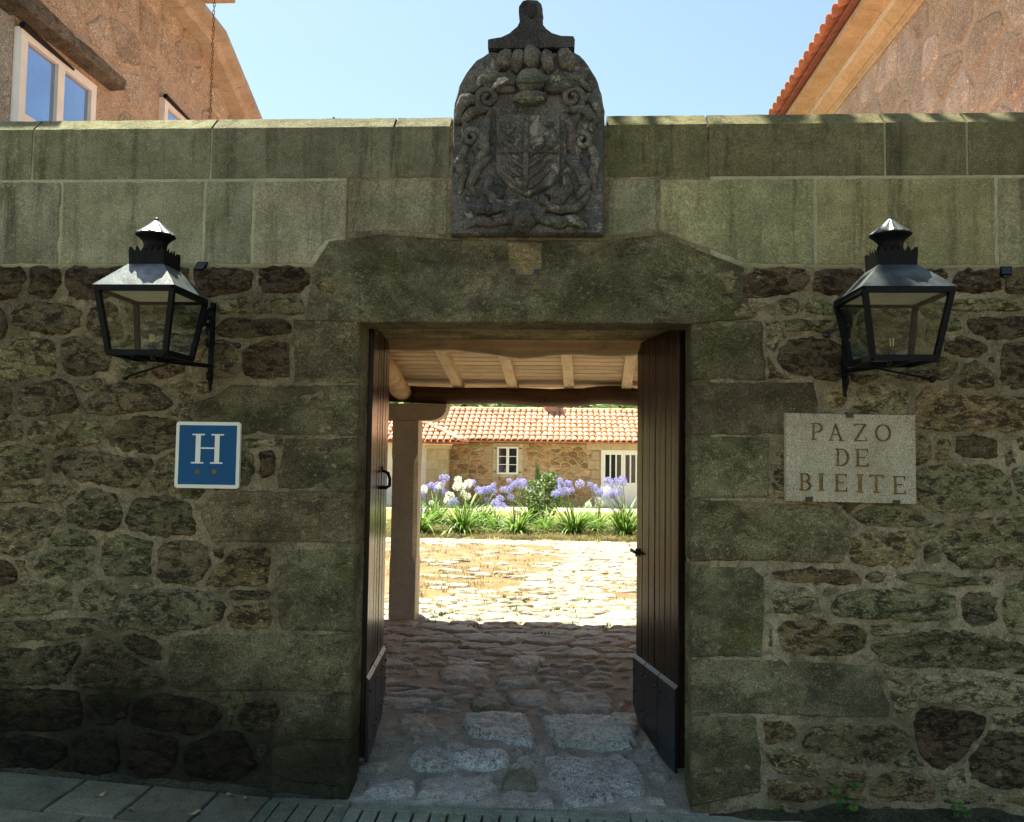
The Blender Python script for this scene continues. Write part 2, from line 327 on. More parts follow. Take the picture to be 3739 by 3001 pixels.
def stone(poly, F, proud=.015, back=.04, rough=.006, L=.04, jit=.006, rnd=1, edge=.02, rings=(.62, .3), fr=14.0, seed=None, lock=None, mb=None):
    """one stone: outline (a,b), frame F(a,b,h), face proud of h=0, sides going back"""
    sd = random.uniform(0, 99) if seed is None else seed
    p = list(poly)
    for _ in range(rnd): p = chaikin(p)
    p = dense(p, L); c = centroid(p)
    q = []
    for a, b in p:
        k = jit*(noise.noise(Vector((a*30, b*30, sd)))+.6*noise.noise(Vector((a*70, b*70, sd))))
        if lock and lock(a, b): k *= .25
        d = math.hypot(a-c[0], b-c[1])+1e-6; q.append((a+(a-c[0])/d*k, b+(b-c[1])/d*k))
    n = len(q)
    def ins(d): 
        o = []
        for a, b in q:
            l = math.hypot(a-c[0], b-c[1])+1e-6; t = min(d, l*.4)/l; o.append((a+(c[0]-a)*t, b+(c[1]-b)*t))
        return o
    loops = [(q, -back), (q, -.15*proud), (ins(edge*.45), proud*.62), (ins(edge), proud*.95)]
    e = ins(edge)
    for r in rings: loops.append(([(c[0]+(a-c[0])*r, c[1]+(b-c[1])*r) for a, b in e], proud))
    vs = []
    for li, (lp, h) in enumerate(loops):
        for a, b in lp:
            hh = h
            if li > 1: hh += rough*(noise.noise(Vector((a*fr, b*fr, sd)))+.55*noise.noise(Vector((a*fr*2.7, b*fr*2.7, sd+3)))) * (1 if li > 2 else .6)
            vs.append(F(a, b, hh))
    m = len(loops); vs.append(F(c[0], c[1], proud+rough*noise.noise(Vector((c[0]*fr, c[1]*fr, sd)))))
    fs = [(i*n+k, i*n+(k+1) % n, (i+1)*n+(k+1) % n, (i+1)*n+k) for i in range(m-1) for k in range(n)]
    fs += [((m-1)*n+k, (m-1)*n+(k+1) % n, m*n) for k in range(n)]
    fs.append(tuple(range(n-1, -1, -1)))
    mb = mb or MB(); mb.add(vs, fs); return mb
def clip(poly, p, q):
    mx, my = (p[0]+q[0])/2, (p[1]+q[1])/2; dx, dy = q[0]-p[0], q[1]-p[1]; o = []
    f = lambda t: (t[0]-mx)*dx+(t[1]-my)*dy
    for i in range(len(poly)):
        a, b = poly[i], poly[(i+1) % len(poly)]; fa, fb = f(a), f(b)
        if fa <= 0: o.append(a)
        if fa*fb < 0: t = fa/(fa-fb); o.append((a[0]+(b[0]-a[0])*t, a[1]+(b[1]-a[1])*t))
    return o
def rubble(a0, a1, b0, b1, size, aspect=1.6, gap=.02, rng=None, excl=(), jitter=.42, keep=None):
    """irregular stones filling a rectangle: list of outlines"""
    rng = rng or random; sx, sy = size*aspect, size/aspect*1.15
    pts = []; nb = max(1, int(round((b1-b0)/sy))); na = max(1, int(round((a1-a0)/sx)))
    for j in range(nb):
        for i in range(na+1):
            a = a0+(i+(.5 if j % 2 else 0)+rng.uniform(-jitter, jitter))*(a1-a0)/na; b = b0+(j+.5+rng.uniform(-jitter, jitter)*.8)*(b1-b0)/nb
            if a0 < a < a1 and b0 < b < b1: pts.append((a/aspect, b))
    box = [(a0/aspect, b0), (a1/aspect, b0), (a1/aspect, b1), (a0/aspect, b1)]; out = []
    for p in pts:
        if keep and not keep(p[0]*aspect, p[1]): continue
        if any(inside((p[0]*aspect, p[1]), e) for e in excl): continue
        poly = box; near = sorted((q for q in pts if q is not p and abs(q[0]-p[0]) < size*4 and abs(q[1]-p[1]) < size*4), key=lambda q: (q[0]-p[0])**2+(q[1]-p[1])**2)
        for q in near[:18]: poly = clip(poly, p, q)
        if len(poly) < 3: continue
        poly = [(a*aspect, b) for a, b in poly]; c = centroid(poly)
        pr = []
        for a, b in poly:
            l = math.hypot(a-c[0], b-c[1])+1e-6; t = min(.45, gap*rng.uniform(.7, 1.6)/l); pr.append((a+(c[0]-a)*t, b+(c[1]-b)*t))
        if excl and any(inside(t, e) for t in pr for e in excl): 
            pr = [(c[0]+(a-c[0])*.55, c[1]+(b-c[1])*.55) for a, b in pr]
            if any(inside(t, e) for t in pr for e in excl): continue
        out.append(pr)
    return out
def rough_panel(F, a0, a1, b0, b1, h0, h1, res, amp, fr=8.0, sides=True):
    """box whose outer face (h1) is an uneven grid"""
    na = max(2, int((a1-a0)/res)); nb = max(2, int((b1-b0)/res)); mb = MB(); vs = []
    for j in range(nb+1):
        for i in range(na+1):
            a = a0+(a1-a0)*i/na; b = b0+(b1-b0)*j/nb; e = 0 if i in (0, na) or j in (0, nb) else 1
            vs.append(F(a, b, h1+e*amp*(noise.noise(Vector((a*fr, b*fr, .3)))+.6*noise.noise(Vector((a*fr*3, b*fr*3, 5))))))
    W = na+1; fs = [(j*W+i, j*W+i+1, (j+1)*W+i+1, (j+1)*W+i) for j in range(nb) for i in range(na)]
    per = [i for i in range(W)]+[j*W+na for j in range(1, nb+1)]+[nb*W+i for i in range(na-1, -1, -1)]+[j*W for j in range(nb-1, 0, -1)]
    k = len(vs)
    for idx in per:
        j, i = divmod(idx, W); vs.append(F(a0+(a1-a0)*i/na, b0+(b1-b0)*j/nb, h0))
    n = len(per); fs += [(per[t], per[(t+1) % n], k+(t+1) % n, k+t) for t in range(n)]; fs.append(tuple(k+t for t in range(n)))
    mb.add(vs, fs); return mb
def var(c, d=.12, rng=random):
    k = 1+rng.uniform(-d, d); return tuple(x*k*(1+rng.uniform(-d, d)*.3) for x in c)
def sm(a, b, x): t = min(1, max(0, (x-a)/(b-a))); return t*t*(3-2*t)
def zf(x, y):
    if y < 0: return .10*min(1, max(0, (-.85-x)/1.8))
    return .11*sm(-.05, .7, y)-.16*sm(6, 25, y)

# traced in metres: wall stones (x, z), paving stones (x, y), plants
STONES=[('k',[(-2.812,2.508),(-2.634,2.505),(-2.615,2.44),(-2.637,2.378),(-2.806,2.381)]),('k',[(-2.609,2.501),(-2.528,2.51),(-2.456,2.497),(-2.449,2.428),(-2.486,2.378),(-2.61,2.373)]),('k',[(-2.416,2.493),(-2.369,2.512),(-2.262,2.501),(-2.121,2.509),(-2.115,2.433),(-2.187,2.377),(-2.354,2.374),(-2.413,2.415)]),('k',[(-2.1,2.506),(-1.86,2.511),(-1.795,2.493),(-1.787,2.399),(-1.872,2.365),(-2.091,2.377)]),('k',[(-1.78,2.489),(-1.669,2.506),(-1.591,2.502),(-1.487,2.477),(-1.481,2.409),(-1.544,2.383),(-1.682,2.361),(-1.769,2.382)]),('k',[(-1.464,2.494),(-1.394,2.507),(-1.325,2.522),(-1.243,2.498),(-1.232,2.418),(-1.27,2.379),(-1.389,2.371),(-1.455,2.387)]),('m',[(-1.651,2.348),(-1.505,2.356),(-1.498,2.274),(-1.644,2.28)]),('m',[(-1.484,2.323),(-1.389,2.356),(-1.252,2.35),(-1.233,2.282),(-1.318,2.266),(-1.481,2.273)]),('d',[(-2.671,2.259),(-2.633,2.302),(-2.571,2.311),(-2.456,2.298),(-2.358,2.273),(-2.347,2.217),(-2.415,2.183),(-2.494,2.178),(-2.62,2.212),(-2.664,2.216)]),('d',[(-2.299,2.226),(-2.253,2.278),(-2.184,2.308),(-2.13,2.27),(-2.114,2.201),(-2.143,2.159),(-2.248,2.166),(-2.297,2.192)]),('m',[(-2.105,2.313),(-1.975,2.322),(-1.904,2.296),(-1.91,2.202),(-2.04,2.193),(-2.098,2.227)]),('d',[(-1.871,2.322),(-1.74,2.314),(-1.729,2.246),(-1.859,2.228)]),('k',[(-1.638,2.221),(-1.6,2.257),(-1.48,2.249),(-1.352,2.26),(-1.291,2.235),(-1.298,2.18),(-1.434,2.167),(-1.606,2.166),(-1.65,2.187)]),('d',[(-2.8,2.275),(-2.728,2.258),(-2.708,2.198),(-2.732,2.155),(-2.794,2.155)]),('m',[(-2.792,2.12),(-2.625,2.147),(-2.475,2.135),(-2.453,2.054),(-2.476,1.968),(-2.642,1.95),(-2.784,1.953)]),('d',[(-2.426,2.135),(-2.317,2.149),(-2.219,2.107),(-2.173,2.047),(-2.206,1.996),(-2.31,1.987),(-2.399,2.012),(-2.428,2.071)]),('m',[(-2.13,2.056),(-2.009,2.07),(-1.989,2.006),(-2.03,1.955),(-2.117,1.959)]),('b',[(-1.964,2.049),(-1.817,2.042),(-1.797,1.974),(-1.9,1.956),(-1.953,1.99)]),('d',[(-1.651,2.111),(-1.604,2.119),(-1.551,2.077),(-1.532,1.993),(-1.599,1.972),(-1.647,1.975)]),('k',[(-1.521,2.078),(-1.476,2.12),(-1.383,2.15),(-1.305,2.13),(-1.286,2.054),(-1.275,1.974),(-1.377,1.957),(-1.497,1.977),(-1.528,2.018)]),('d',[(-2.642,1.847),(-2.571,1.933),(-2.44,1.945),(-2.376,1.893),(-2.33,1.834),(-2.371,1.782),(-2.502,1.772),(-2.625,1.779)]),('d',[(-2.303,1.834),(-2.202,1.915),(-2.099,1.938),(-1.977,1.922),(-1.888,1.872),(-1.848,1.839),(-1.903,1.804),(-2.041,1.799),(-2.179,1.784),(-2.293,1.787)]),('m',[(-1.877,1.923),(-1.823,1.964),(-1.766,1.932),(-1.759,1.882),(-1.819,1.86),(-1.867,1.881)]),('d',[(-2.782,1.914),(-2.675,1.89),(-2.656,1.788),(-2.695,1.762),(-2.774,1.761)]),('t',[(-1.751,1.932),(-1.693,1.941),(-1.658,1.925),(-1.67,1.895),(-1.742,1.886)]),('m',[(-2.338,1.918),(-2.239,1.949),(-2.212,1.932),(-2.271,1.889)]),('m',[(-2.772,1.727),(-2.623,1.733),(-2.586,1.695),(-2.61,1.652),(-2.732,1.634),(-2.768,1.638)]),('m',[(-2.577,1.695),(-2.527,1.747),(-2.37,1.757),(-2.23,1.75),(-2.202,1.7),(-2.213,1.649),(-2.338,1.622),(-2.451,1.612),(-2.566,1.653)]),('d',[(-2.175,1.683),(-2.108,1.751),(-2.005,1.774),(-1.884,1.762),(-1.848,1.721),(-1.836,1.637),(-1.929,1.594),(-2.067,1.588),(-2.147,1.625)]),('m',[(-2.767,1.616),(-2.635,1.625),(-2.52,1.601),(-2.482,1.536),(-2.497,1.477),(-2.601,1.462),(-2.759,1.468)]),('d',[(-2.448,1.561),(-2.363,1.603),(-2.223,1.592),(-2.101,1.581),(-1.954,1.573),(-1.944,1.535),(-1.977,1.484),(-2.044,1.446),(-2.183,1.456),(-2.34,1.471),(-2.419,1.503)]),('m',[(-1.967,1.464),(-1.924,1.565),(-1.818,1.612),(-1.808,1.441),(-1.923,1.425)]),('d',[(-1.511,1.616),(-1.455,1.607),(-1.435,1.518),(-1.471,1.446),(-1.509,1.442)]),('k',[(-1.429,1.609),(-1.358,1.62),(-1.34,1.577),(-1.35,1.51),(-1.413,1.485),(-1.428,1.543)]),('m',[(-1.508,1.675),(-1.309,1.68),(-1.341,1.634),(-1.494,1.625)]),('m',[(-2.756,1.412),(-2.573,1.432),(-2.372,1.43),(-2.319,1.395),(-2.404,1.362),(-2.613,1.344),(-2.753,1.346)]),('m',[(-2.751,1.312),(-2.594,1.33),(-2.463,1.309),(-2.408,1.26),(-2.439,1.176),(-2.454,1.126),(-2.601,1.106),(-2.741,1.103)]),('d',[(-2.35,1.328),(-2.301,1.396),(-2.215,1.41),(-2.162,1.381),(-2.107,1.307),(-2.114,1.249),(-2.173,1.223),(-2.286,1.245),(-2.339,1.27)]),('d',[(-2.054,1.275),(-2.006,1.35),(-1.921,1.385),(-1.818,1.387),(-1.757,1.346),(-1.72,1.272),(-1.727,1.223),(-1.863,1.208),(-1.949,1.21),(-2.035,1.233)]),('m',[(-1.837,1.42),(-1.67,1.424),(-1.733,1.376),(-1.793,1.387)]),('J',[(-1.275,2.248),(-0.959,2.245),(-0.951,1.944),(-1.266,1.945)]),('J',[(-1.751,1.772),(-1.749,1.84),(-1.639,1.883),(-1.572,1.927),(-0.951,1.934),(-0.945,1.694),(-1.513,1.691),(-1.524,1.766)]),('J',[(-1.3,1.673),(-0.945,1.684),(-0.939,1.443),(-1.327,1.434),(-1.337,1.486)]),('J',[(-1.704,1.306),(-1.664,1.381),(-1.564,1.422),(-0.949,1.432),(-0.951,1.186),(-1.64,1.179)]),('m',[(-2.44,1.207),(-2.241,1.202),(-2.212,1.153),(-2.315,1.136),(-2.428,1.14)]),('m',[(-2.531,1.096),(-2.428,1.125),(-2.255,1.129),(-2.218,1.086),(-2.224,1.011),(-2.352,0.994),(-2.474,0.998),(-2.52,1.047)]),('k',[(-2.739,1.067),(-2.669,1.069),(-2.618,1.011),(-2.629,0.969),(-2.733,0.959)]),('m',[(-2.168,1.129),(-2.127,1.178),(-1.938,1.181),(-1.928,1.125),(-1.932,1.009),(-2.077,1.002),(-2.138,1.013),(-2.166,1.071)]),('d',[(-1.906,1.126),(-1.861,1.166),(-1.673,1.154),(-1.64,1.082),(-1.693,0.998),(-1.734,0.973),(-1.897,0.994)]),('k',[(-1.637,1.146),(-1.579,1.155),(-1.57,1.124),(-1.594,1.099),(-1.624,1.103)]),('b',[(-1.679,0.974),(-1.541,1.154),(-1.368,1.155),(-1.379,0.972),(-1.606,0.963)]),('J',[(-1.329,1.137),(-0.949,1.175),(-0.943,0.771),(-1.297,0.769),(-1.328,0.957)]),('g',[(-2.038,0.982),(-1.948,0.987),(-1.917,0.969),(-1.997,0.944),(-2.036,0.949)]),('m',[(-2.677,0.877),(-2.576,0.952),(-2.464,0.975),(-2.35,0.934),(-2.329,0.852),(-2.43,0.812),(-2.725,0.801),(-2.728,0.859)]),('m',[(-2.271,0.911),(-2.196,0.973),(-2.084,0.971),(-2.091,0.923),(-2.156,0.839),(-2.251,0.841)]),('g',[(-2.119,0.775),(-2.056,0.916),(-1.946,0.933),(-1.818,0.944),(-1.606,0.941),(-1.57,0.878),(-1.585,0.82),(-1.676,0.769),(-1.845,0.747),(-2.015,0.747)]),('d',[(-1.561,0.95),(-1.37,0.959),(-1.348,0.924),(-1.394,0.907),(-1.537,0.903)]),('b',[(-1.551,0.821),(-1.536,0.879),(-1.477,0.892),(-1.36,0.895),(-1.341,0.826),(-1.356,0.781),(-1.473,0.766),(-1.541,0.773)]),('m',[(-2.724,0.768),(-2.499,0.788),(-2.326,0.801),(-2.197,0.796),(-2.173,0.74),(-2.254,0.715),(-2.408,0.695),(-2.719,0.677)]),('k',[(-2.061,0.727),(-1.998,0.737),(-1.911,0.71),(-1.876,0.666),(-1.882,0.625),(-1.96,0.639),(-2.047,0.686)]),('d',[(-2.717,0.644),(-2.406,0.667),(-2.304,0.689),(-2.256,0.668),(-2.316,0.581),(-2.334,0.494),(-2.527,0.472),(-2.71,0.512)]),('d',[(-2.239,0.607),(-2.184,0.703),(-2.115,0.688),(-2.044,0.629),(-1.906,0.576),(-1.861,0.512),(-2.055,0.475),(-2.291,0.485),(-2.285,0.549)]),('J',[(-1.827,0.716),(-1.726,0.739),(-0.943,0.763),(-0.941,0.498),(-1.716,0.475),(-1.792,0.485),(-1.834,0.569)]),('k',[(-2.708,0.455),(-2.44,0.469),(-2.263,0.451),(-2.238,0.362),(-2.286,0.296),(-2.474,0.274),(-2.698,0.258)]),('k',[(-2.228,0.428),(-2.106,0.466),(-2.02,0.442),(-2.025,0.353),(-2.168,0.324),(-2.216,0.355)]),('k',[(-2.001,0.402),(-1.884,0.444),(-1.732,0.449),(-1.621,0.413),(-1.586,0.358),(-1.667,0.287),(-1.878,0.288),(-1.994,0.321)]),('d',[(-1.46,0.37),(-1.412,0.436),(-1.317,0.455),(-1.29,0.391),(-1.334,0.334),(-1.434,0.323)]),('J',[(-1.274,0.408),(-1.263,0.472),(-0.94,0.486),(-0.939,0.282),(-1.083,0.266),(-1.224,0.269),(-1.276,0.328)]),('k',[(-2.696,0.23),(-2.472,0.239),(-2.308,0.206),(-2.314,0.149),(-2.467,0.123),(-2.69,0.112)]),('k',[(-2.284,0.239),(-2.097,0.26),(-2.053,0.206),(-2.075,0.125),(-2.252,0.102),(-2.297,0.158)]),('k',[(-2.04,0.215),(-1.92,0.279),(-1.792,0.255),(-1.781,0.183),(-1.822,0.141),(-1.99,0.127)]),('k',[(-1.74,0.2),(-1.624,0.259),(-1.499,0.271),(-1.413,0.203),(-1.37,0.148),(-1.535,0.095),(-1.703,0.105)]),('J',[(-1.322,0.222),(-1.19,0.25),(-0.943,0.262),(-0.946,0.06),(-1.202,0.075),(-1.319,0.11)]),('t',[(-1.397,0.227),(-1.348,0.237),(-1.334,0.19),(-1.37,0.156),(-1.4,0.187)]),('J',[(0.622,2.241),(0.944,2.254),(0.959,1.973),(0.623,1.974)]),('J',[(0.623,1.964),(1.174,1.965),(1.201,1.87),(1.184,1.723),(0.623,1.718)]),('J',[(0.623,1.708),(0.974,1.709),(0.973,1.433),(0.624,1.423)]),('J',[(0.624,1.414),(1.257,1.406),(1.327,1.344),(1.341,1.233),(1.301,1.141),(0.624,1.137)]),('k',[(0.9,2.497),(1.025,2.512),(1.137,2.505),(1.161,2.456),(1.121,2.399),(0.992,2.378),(0.904,2.386)]),('k',[(1.189,2.481),(1.265,2.502),(1.416,2.498),(1.423,2.416),(1.304,2.387),(1.184,2.407)]),('k',[(1.435,2.481),(1.527,2.498),(1.661,2.498),(1.659,2.4),(1.502,2.387),(1.435,2.408)]),('k',[(1.676,2.502),(1.771,2.49),(1.798,2.457),(1.785,2.404),(1.706,2.4),(1.672,2.441)]),('k',[(1.813,2.466),(1.865,2.505),(2.013,2.505),(2.035,2.409),(1.918,2.385),(1.816,2.401)]),('k',[(2.048,2.482),(2.137,2.49),(2.183,2.458),(2.182,2.377),(2.05,2.393)]),('t',[(1.024,2.341),(1.096,2.349),(1.104,2.284),(1.04,2.275)]),('m',[(1.152,2.333),(1.263,2.334),(1.271,2.276),(1.168,2.272)]),('m',[(1.048,2.259),(1.184,2.266),(1.279,2.252),(1.27,2.203),(1.072,2.202)]),('k',[(1.047,2.079),(1.071,2.145),(1.135,2.184),(1.231,2.162),(1.301,2.114),(1.308,2.0),(1.261,1.984),(1.126,1.999),(1.055,2.031)]),('d',[(1.445,2.277),(1.532,2.294),(1.61,2.245),(1.609,2.164),(1.522,2.123),(1.452,2.163)]),('m',[(1.815,2.352),(1.933,2.36),(2.111,2.353),(2.126,2.304),(1.971,2.296),(1.823,2.303)]),('k',[(1.877,2.263),(1.97,2.281),(2.125,2.279),(2.179,2.256),(2.178,2.184),(1.968,2.179),(1.884,2.214)]),('k',[(1.766,2.165),(1.891,2.172),(1.96,2.15),(1.967,2.118),(1.913,2.086),(1.765,2.105)]),('k',[(2.009,2.078),(2.046,2.151),(2.177,2.172),(2.173,1.952),(2.073,1.951),(2.012,2.006)]),('d',[(1.826,2.005),(1.873,2.065),(1.943,2.068),(1.981,2.022),(1.972,1.958),(1.902,1.941),(1.833,1.957)]),('k',[(1.951,2.086),(1.99,2.094),(1.997,2.062),(1.959,2.054)]),('d',[(1.529,2.043),(1.639,2.072),(1.757,2.097),(1.838,2.069),(1.81,2.005),(1.701,1.984),(1.576,1.987),(1.521,2.002)]),('d',[(1.336,2.041),(1.451,2.042),(1.466,1.99),(1.363,1.973)]),('m',[(1.347,1.872),(1.402,1.937),(1.56,1.961),(1.598,1.914),(1.605,1.834),(1.362,1.831)]),('b',[(1.653,1.891),(1.7,1.954),(1.886,1.917),(2.172,1.896),(2.169,1.777),(2.038,1.751),(1.907,1.766),(1.791,1.748),(1.651,1.771),(1.636,1.826)]),('t',[(1.237,1.935),(1.328,1.95),(1.335,1.871),(1.291,1.839),(1.252,1.871)]),('d',[(1.627,1.698),(1.674,1.707),(1.696,1.659),(1.672,1.603),(1.625,1.595)]),('k',[(1.821,1.717),(1.907,1.728),(1.983,1.711),(1.997,1.632),(1.913,1.627),(1.828,1.645)]),('t',[(1.74,1.7),(1.782,1.704),(1.781,1.629),(1.738,1.62)]),('d',[(2.025,1.648),(2.059,1.66),(2.074,1.617),(2.035,1.601)]),('k',[(2.083,1.704),(2.168,1.729),(2.166,1.626),(2.105,1.641)]),('m',[(1.633,1.563),(1.757,1.585),(1.958,1.594),(2.042,1.537),(2.048,1.451),(1.955,1.394),(1.824,1.4),(1.693,1.398),(1.632,1.476)]),('g',[(2.065,1.562),(2.165,1.571),(2.163,1.468),(2.095,1.491)]),('m',[(1.35,1.36),(1.491,1.392),(1.646,1.365),(1.692,1.326),(1.568,1.302),(1.397,1.313)]),('m',[(1.742,1.254),(1.863,1.343),(2.032,1.35),(2.162,1.333),(2.158,1.145),(1.952,1.139),(1.836,1.134),(1.753,1.191)]),('t',[(1.326,1.175),(1.342,1.246),(1.436,1.286),(1.599,1.289),(1.614,1.197),(1.598,1.141),(1.442,1.128),(1.341,1.144)]),('m',[(1.676,1.206),(1.715,1.23),(1.745,1.172),(1.713,1.14),(1.683,1.159)]),('J',[(0.624,1.109),(0.894,1.114),(0.949,1.064),(0.956,0.851),(0.94,0.709),(0.625,0.697)]),('b',[(0.981,1.089),(1.067,1.106),(1.341,1.112),(1.395,1.05),(1.255,1.039),(1.114,1.044),(1.004,1.065)]),('d',[(1.411,1.09),(1.458,1.115),(1.496,1.092),(1.473,1.06),(1.426,1.059)]),('d',[(1.535,1.085),(1.69,1.11),(1.797,1.083),(1.951,1.094),(1.942,1.055),(1.797,1.051),(1.627,1.055)]),('g',[(0.992,0.978),(1.02,1.025),(1.145,1.031),(1.188,0.99),(1.184,0.935),(1.098,0.91),(1.011,0.923)]),('b',[(1.212,1.026),(1.243,1.035),(1.254,1.0),(1.215,0.987)]),('m',[(1.262,0.937),(1.301,1.001),(1.395,1.021),(1.565,1.007),(1.735,1.003),(1.796,1.004),(1.802,0.903),(1.641,0.891),(1.409,0.894),(1.269,0.898)]),('d',[(1.826,0.974),(1.873,1.02),(1.973,1.03),(1.986,0.908),(1.894,0.882),(1.833,0.904)]),('m',[(2.011,1.017),(2.064,1.04),(2.156,1.048),(2.152,0.85),(2.023,0.854)]),('b',[(1.027,0.821),(1.05,0.86),(1.175,0.879),(1.385,0.854),(1.392,0.792),(1.338,0.743),(1.221,0.721),(1.042,0.728)]),('d',[(1.431,0.769),(1.509,0.809),(1.686,0.832),(1.87,0.833),(2.045,0.801),(2.105,0.771),(2.081,0.717),(1.981,0.676),(1.791,0.678),(1.638,0.681),(1.477,0.708)]),('t',[(1.44,0.863),(1.563,0.858),(1.617,0.84),(1.485,0.81),(1.439,0.824)]),('J',[(0.625,0.683),(1.018,0.697),(1.407,0.681),(1.453,0.638),(1.505,0.507),(1.497,0.455),(1.173,0.449),(0.861,0.451),(0.626,0.45)]),('g',[(1.629,0.588),(1.683,0.642),(1.791,0.661),(1.943,0.65),(2.147,0.626),(2.145,0.515),(1.865,0.518),(1.644,0.527)]),('k',[(1.643,0.496),(1.712,0.504),(1.849,0.493),(1.925,0.466),(1.901,0.389),(1.816,0.294),(1.739,0.277),(1.679,0.336),(1.65,0.419)]),('m',[(1.951,0.482),(2.145,0.504),(2.143,0.435),(1.985,0.437)]),('d',[(1.11,0.325),(1.172,0.395),(1.327,0.415),(1.52,0.421),(1.557,0.378),(1.534,0.323),(1.403,0.288),(1.21,0.274),(1.125,0.295)]),('b',[(0.947,0.413),(1.064,0.42),(1.087,0.347),(0.955,0.312)]),('J',[(0.626,0.436),(0.908,0.441),(0.931,0.265),(0.931,0.103),(0.626,0.03)]),('t',[(0.954,0.289),(1.094,0.3),(1.249,0.237),(1.171,0.173),(1.001,0.198)]),('k',[(1.861,0.288),(1.938,0.389),(2.052,0.407),(2.142,0.374),(2.139,0.252),(1.898,0.213)]),('b',[(0.97,0.166),(1.171,0.156),(1.248,0.114),(1.093,0.078),(0.969,0.089)])]
FLOOR=[('w',[(-0.53,0.91),(-0.36,0.99),(-0.19,0.99),(-0.15,0.88),(-0.11,0.64),(-0.1,0.51),(-0.24,0.51),(-0.28,0.56),(-0.46,0.61),(-0.52,0.79)]),('w',[(-0.08,0.92),(-0.0,0.96),(0.29,0.98),(0.47,0.97),(0.42,0.52),(0.23,0.48),(0.02,0.52),(-0.04,0.66)]),('w',[(-0.72,0.43),(-0.58,0.43),(-0.47,0.4),(-0.37,0.46),(-0.22,0.43),(-0.22,0.33),(-0.32,0.28),(-0.46,0.31),(-0.56,0.27),(-0.69,0.27),(-0.74,0.33)]),('w',[(-0.06,0.4),(0.15,0.41),(0.31,0.43),(0.42,0.39),(0.44,0.24),(0.43,0.13),(0.21,0.05),(0.04,-0.01),(0.02,0.14),(-0.04,0.25)]),('g',[(-0.64,0.18),(-0.49,0.23),(-0.3,0.23),(-0.27,0.12),(-0.31,0.05),(-0.38,0.01),(-0.64,0.03)]),('g',[(-0.91,0.16),(-0.67,0.18),(-0.66,0.04),(-0.89,0.01)]),('m',[(-0.26,0.19),(-0.23,0.28),(-0.14,0.29),(-0.09,0.26),(-0.08,0.14),(-0.14,0.09),(-0.25,0.11)]),('g',[(-0.26,0.09),(-0.08,0.12),(0.0,0.12),(0.01,0.02),(-0.01,-0.01),(-0.26,-0.02)]),('m',[(-0.51,1.16),(-0.45,1.33),(-0.36,1.36),(-0.28,1.19),(-0.27,1.1),(-0.36,1.0),(-0.48,1.02)]),('g',[(-0.31,1.41),(-0.1,1.48),(-0.03,1.38),(-0.04,1.2),(-0.17,1.15),(-0.28,1.25)]),('g',[(0.0,1.41),(0.32,1.46),(0.36,1.28),(0.34,1.1),(0.13,1.02),(0.04,1.16)]),('g',[(-0.81,1.84),(-0.76,1.99),(-0.55,2.03),(-0.45,1.88),(-0.44,1.68),(-0.55,1.56),(-0.75,1.63)]),('g',[(-0.4,1.67),(-0.34,1.78),(-0.12,1.79),(-0.09,1.65),(-0.17,1.55),(-0.37,1.54)]),('w',[(-0.34,2.25),(-0.28,2.35),(-0.07,2.35),(-0.07,2.2),(-0.17,2.01),(-0.24,1.99),(-0.3,2.12)]),('p',[(-1.02,1.81),(-0.94,1.95),(-0.84,1.83),(-0.85,1.75),(-0.99,1.74)]),('p',[(-0.9,0.92),(-0.77,0.97),(-0.68,0.83),(-0.63,0.61),(-0.82,0.58)]),('p',[(-0.61,0.64),(-0.57,0.72),(-0.52,0.66),(-0.57,0.61)]),('p',[(-0.41,1.88),(-0.37,1.97),(-0.18,1.97),(-0.15,1.85),(-0.39,1.81)]),('p',[(-1.02,2.09),(-0.98,2.21),(-0.81,2.18),(-0.78,2.05),(-0.99,2.03)]),('p',[(-1.27,2.31),(-1.04,2.39),(-0.98,2.21),(-1.24,2.15)]),('p',[(-1.33,2.61),(-1.09,2.66),(-0.99,2.44),(-1.27,2.38)]),('p',[(0.2,1.87),(0.36,1.91),(0.38,1.79),(0.21,1.75)]),('p',[(-0.03,1.56),(0.23,1.63),(0.25,1.5),(-0.01,1.46)]),('p',[(0.42,2.18),(0.53,2.25),(0.55,2.11),(0.42,2.08)])]
CLUMPS=[(-2.7,12.29,1),(-1.85,12.47,1.1),(-1.29,13.66,0.5),(-0.78,12.59,0.8),(-0.24,13.66,0.45),(0.33,12.81,1.1),(0.86,13.89,0.55),(1.35,12.82,1.1),(-2.79,15.08,1),(-1.69,14.54,0.95),(-0.63,15.44,1),(0.73,15.21,0.5)]
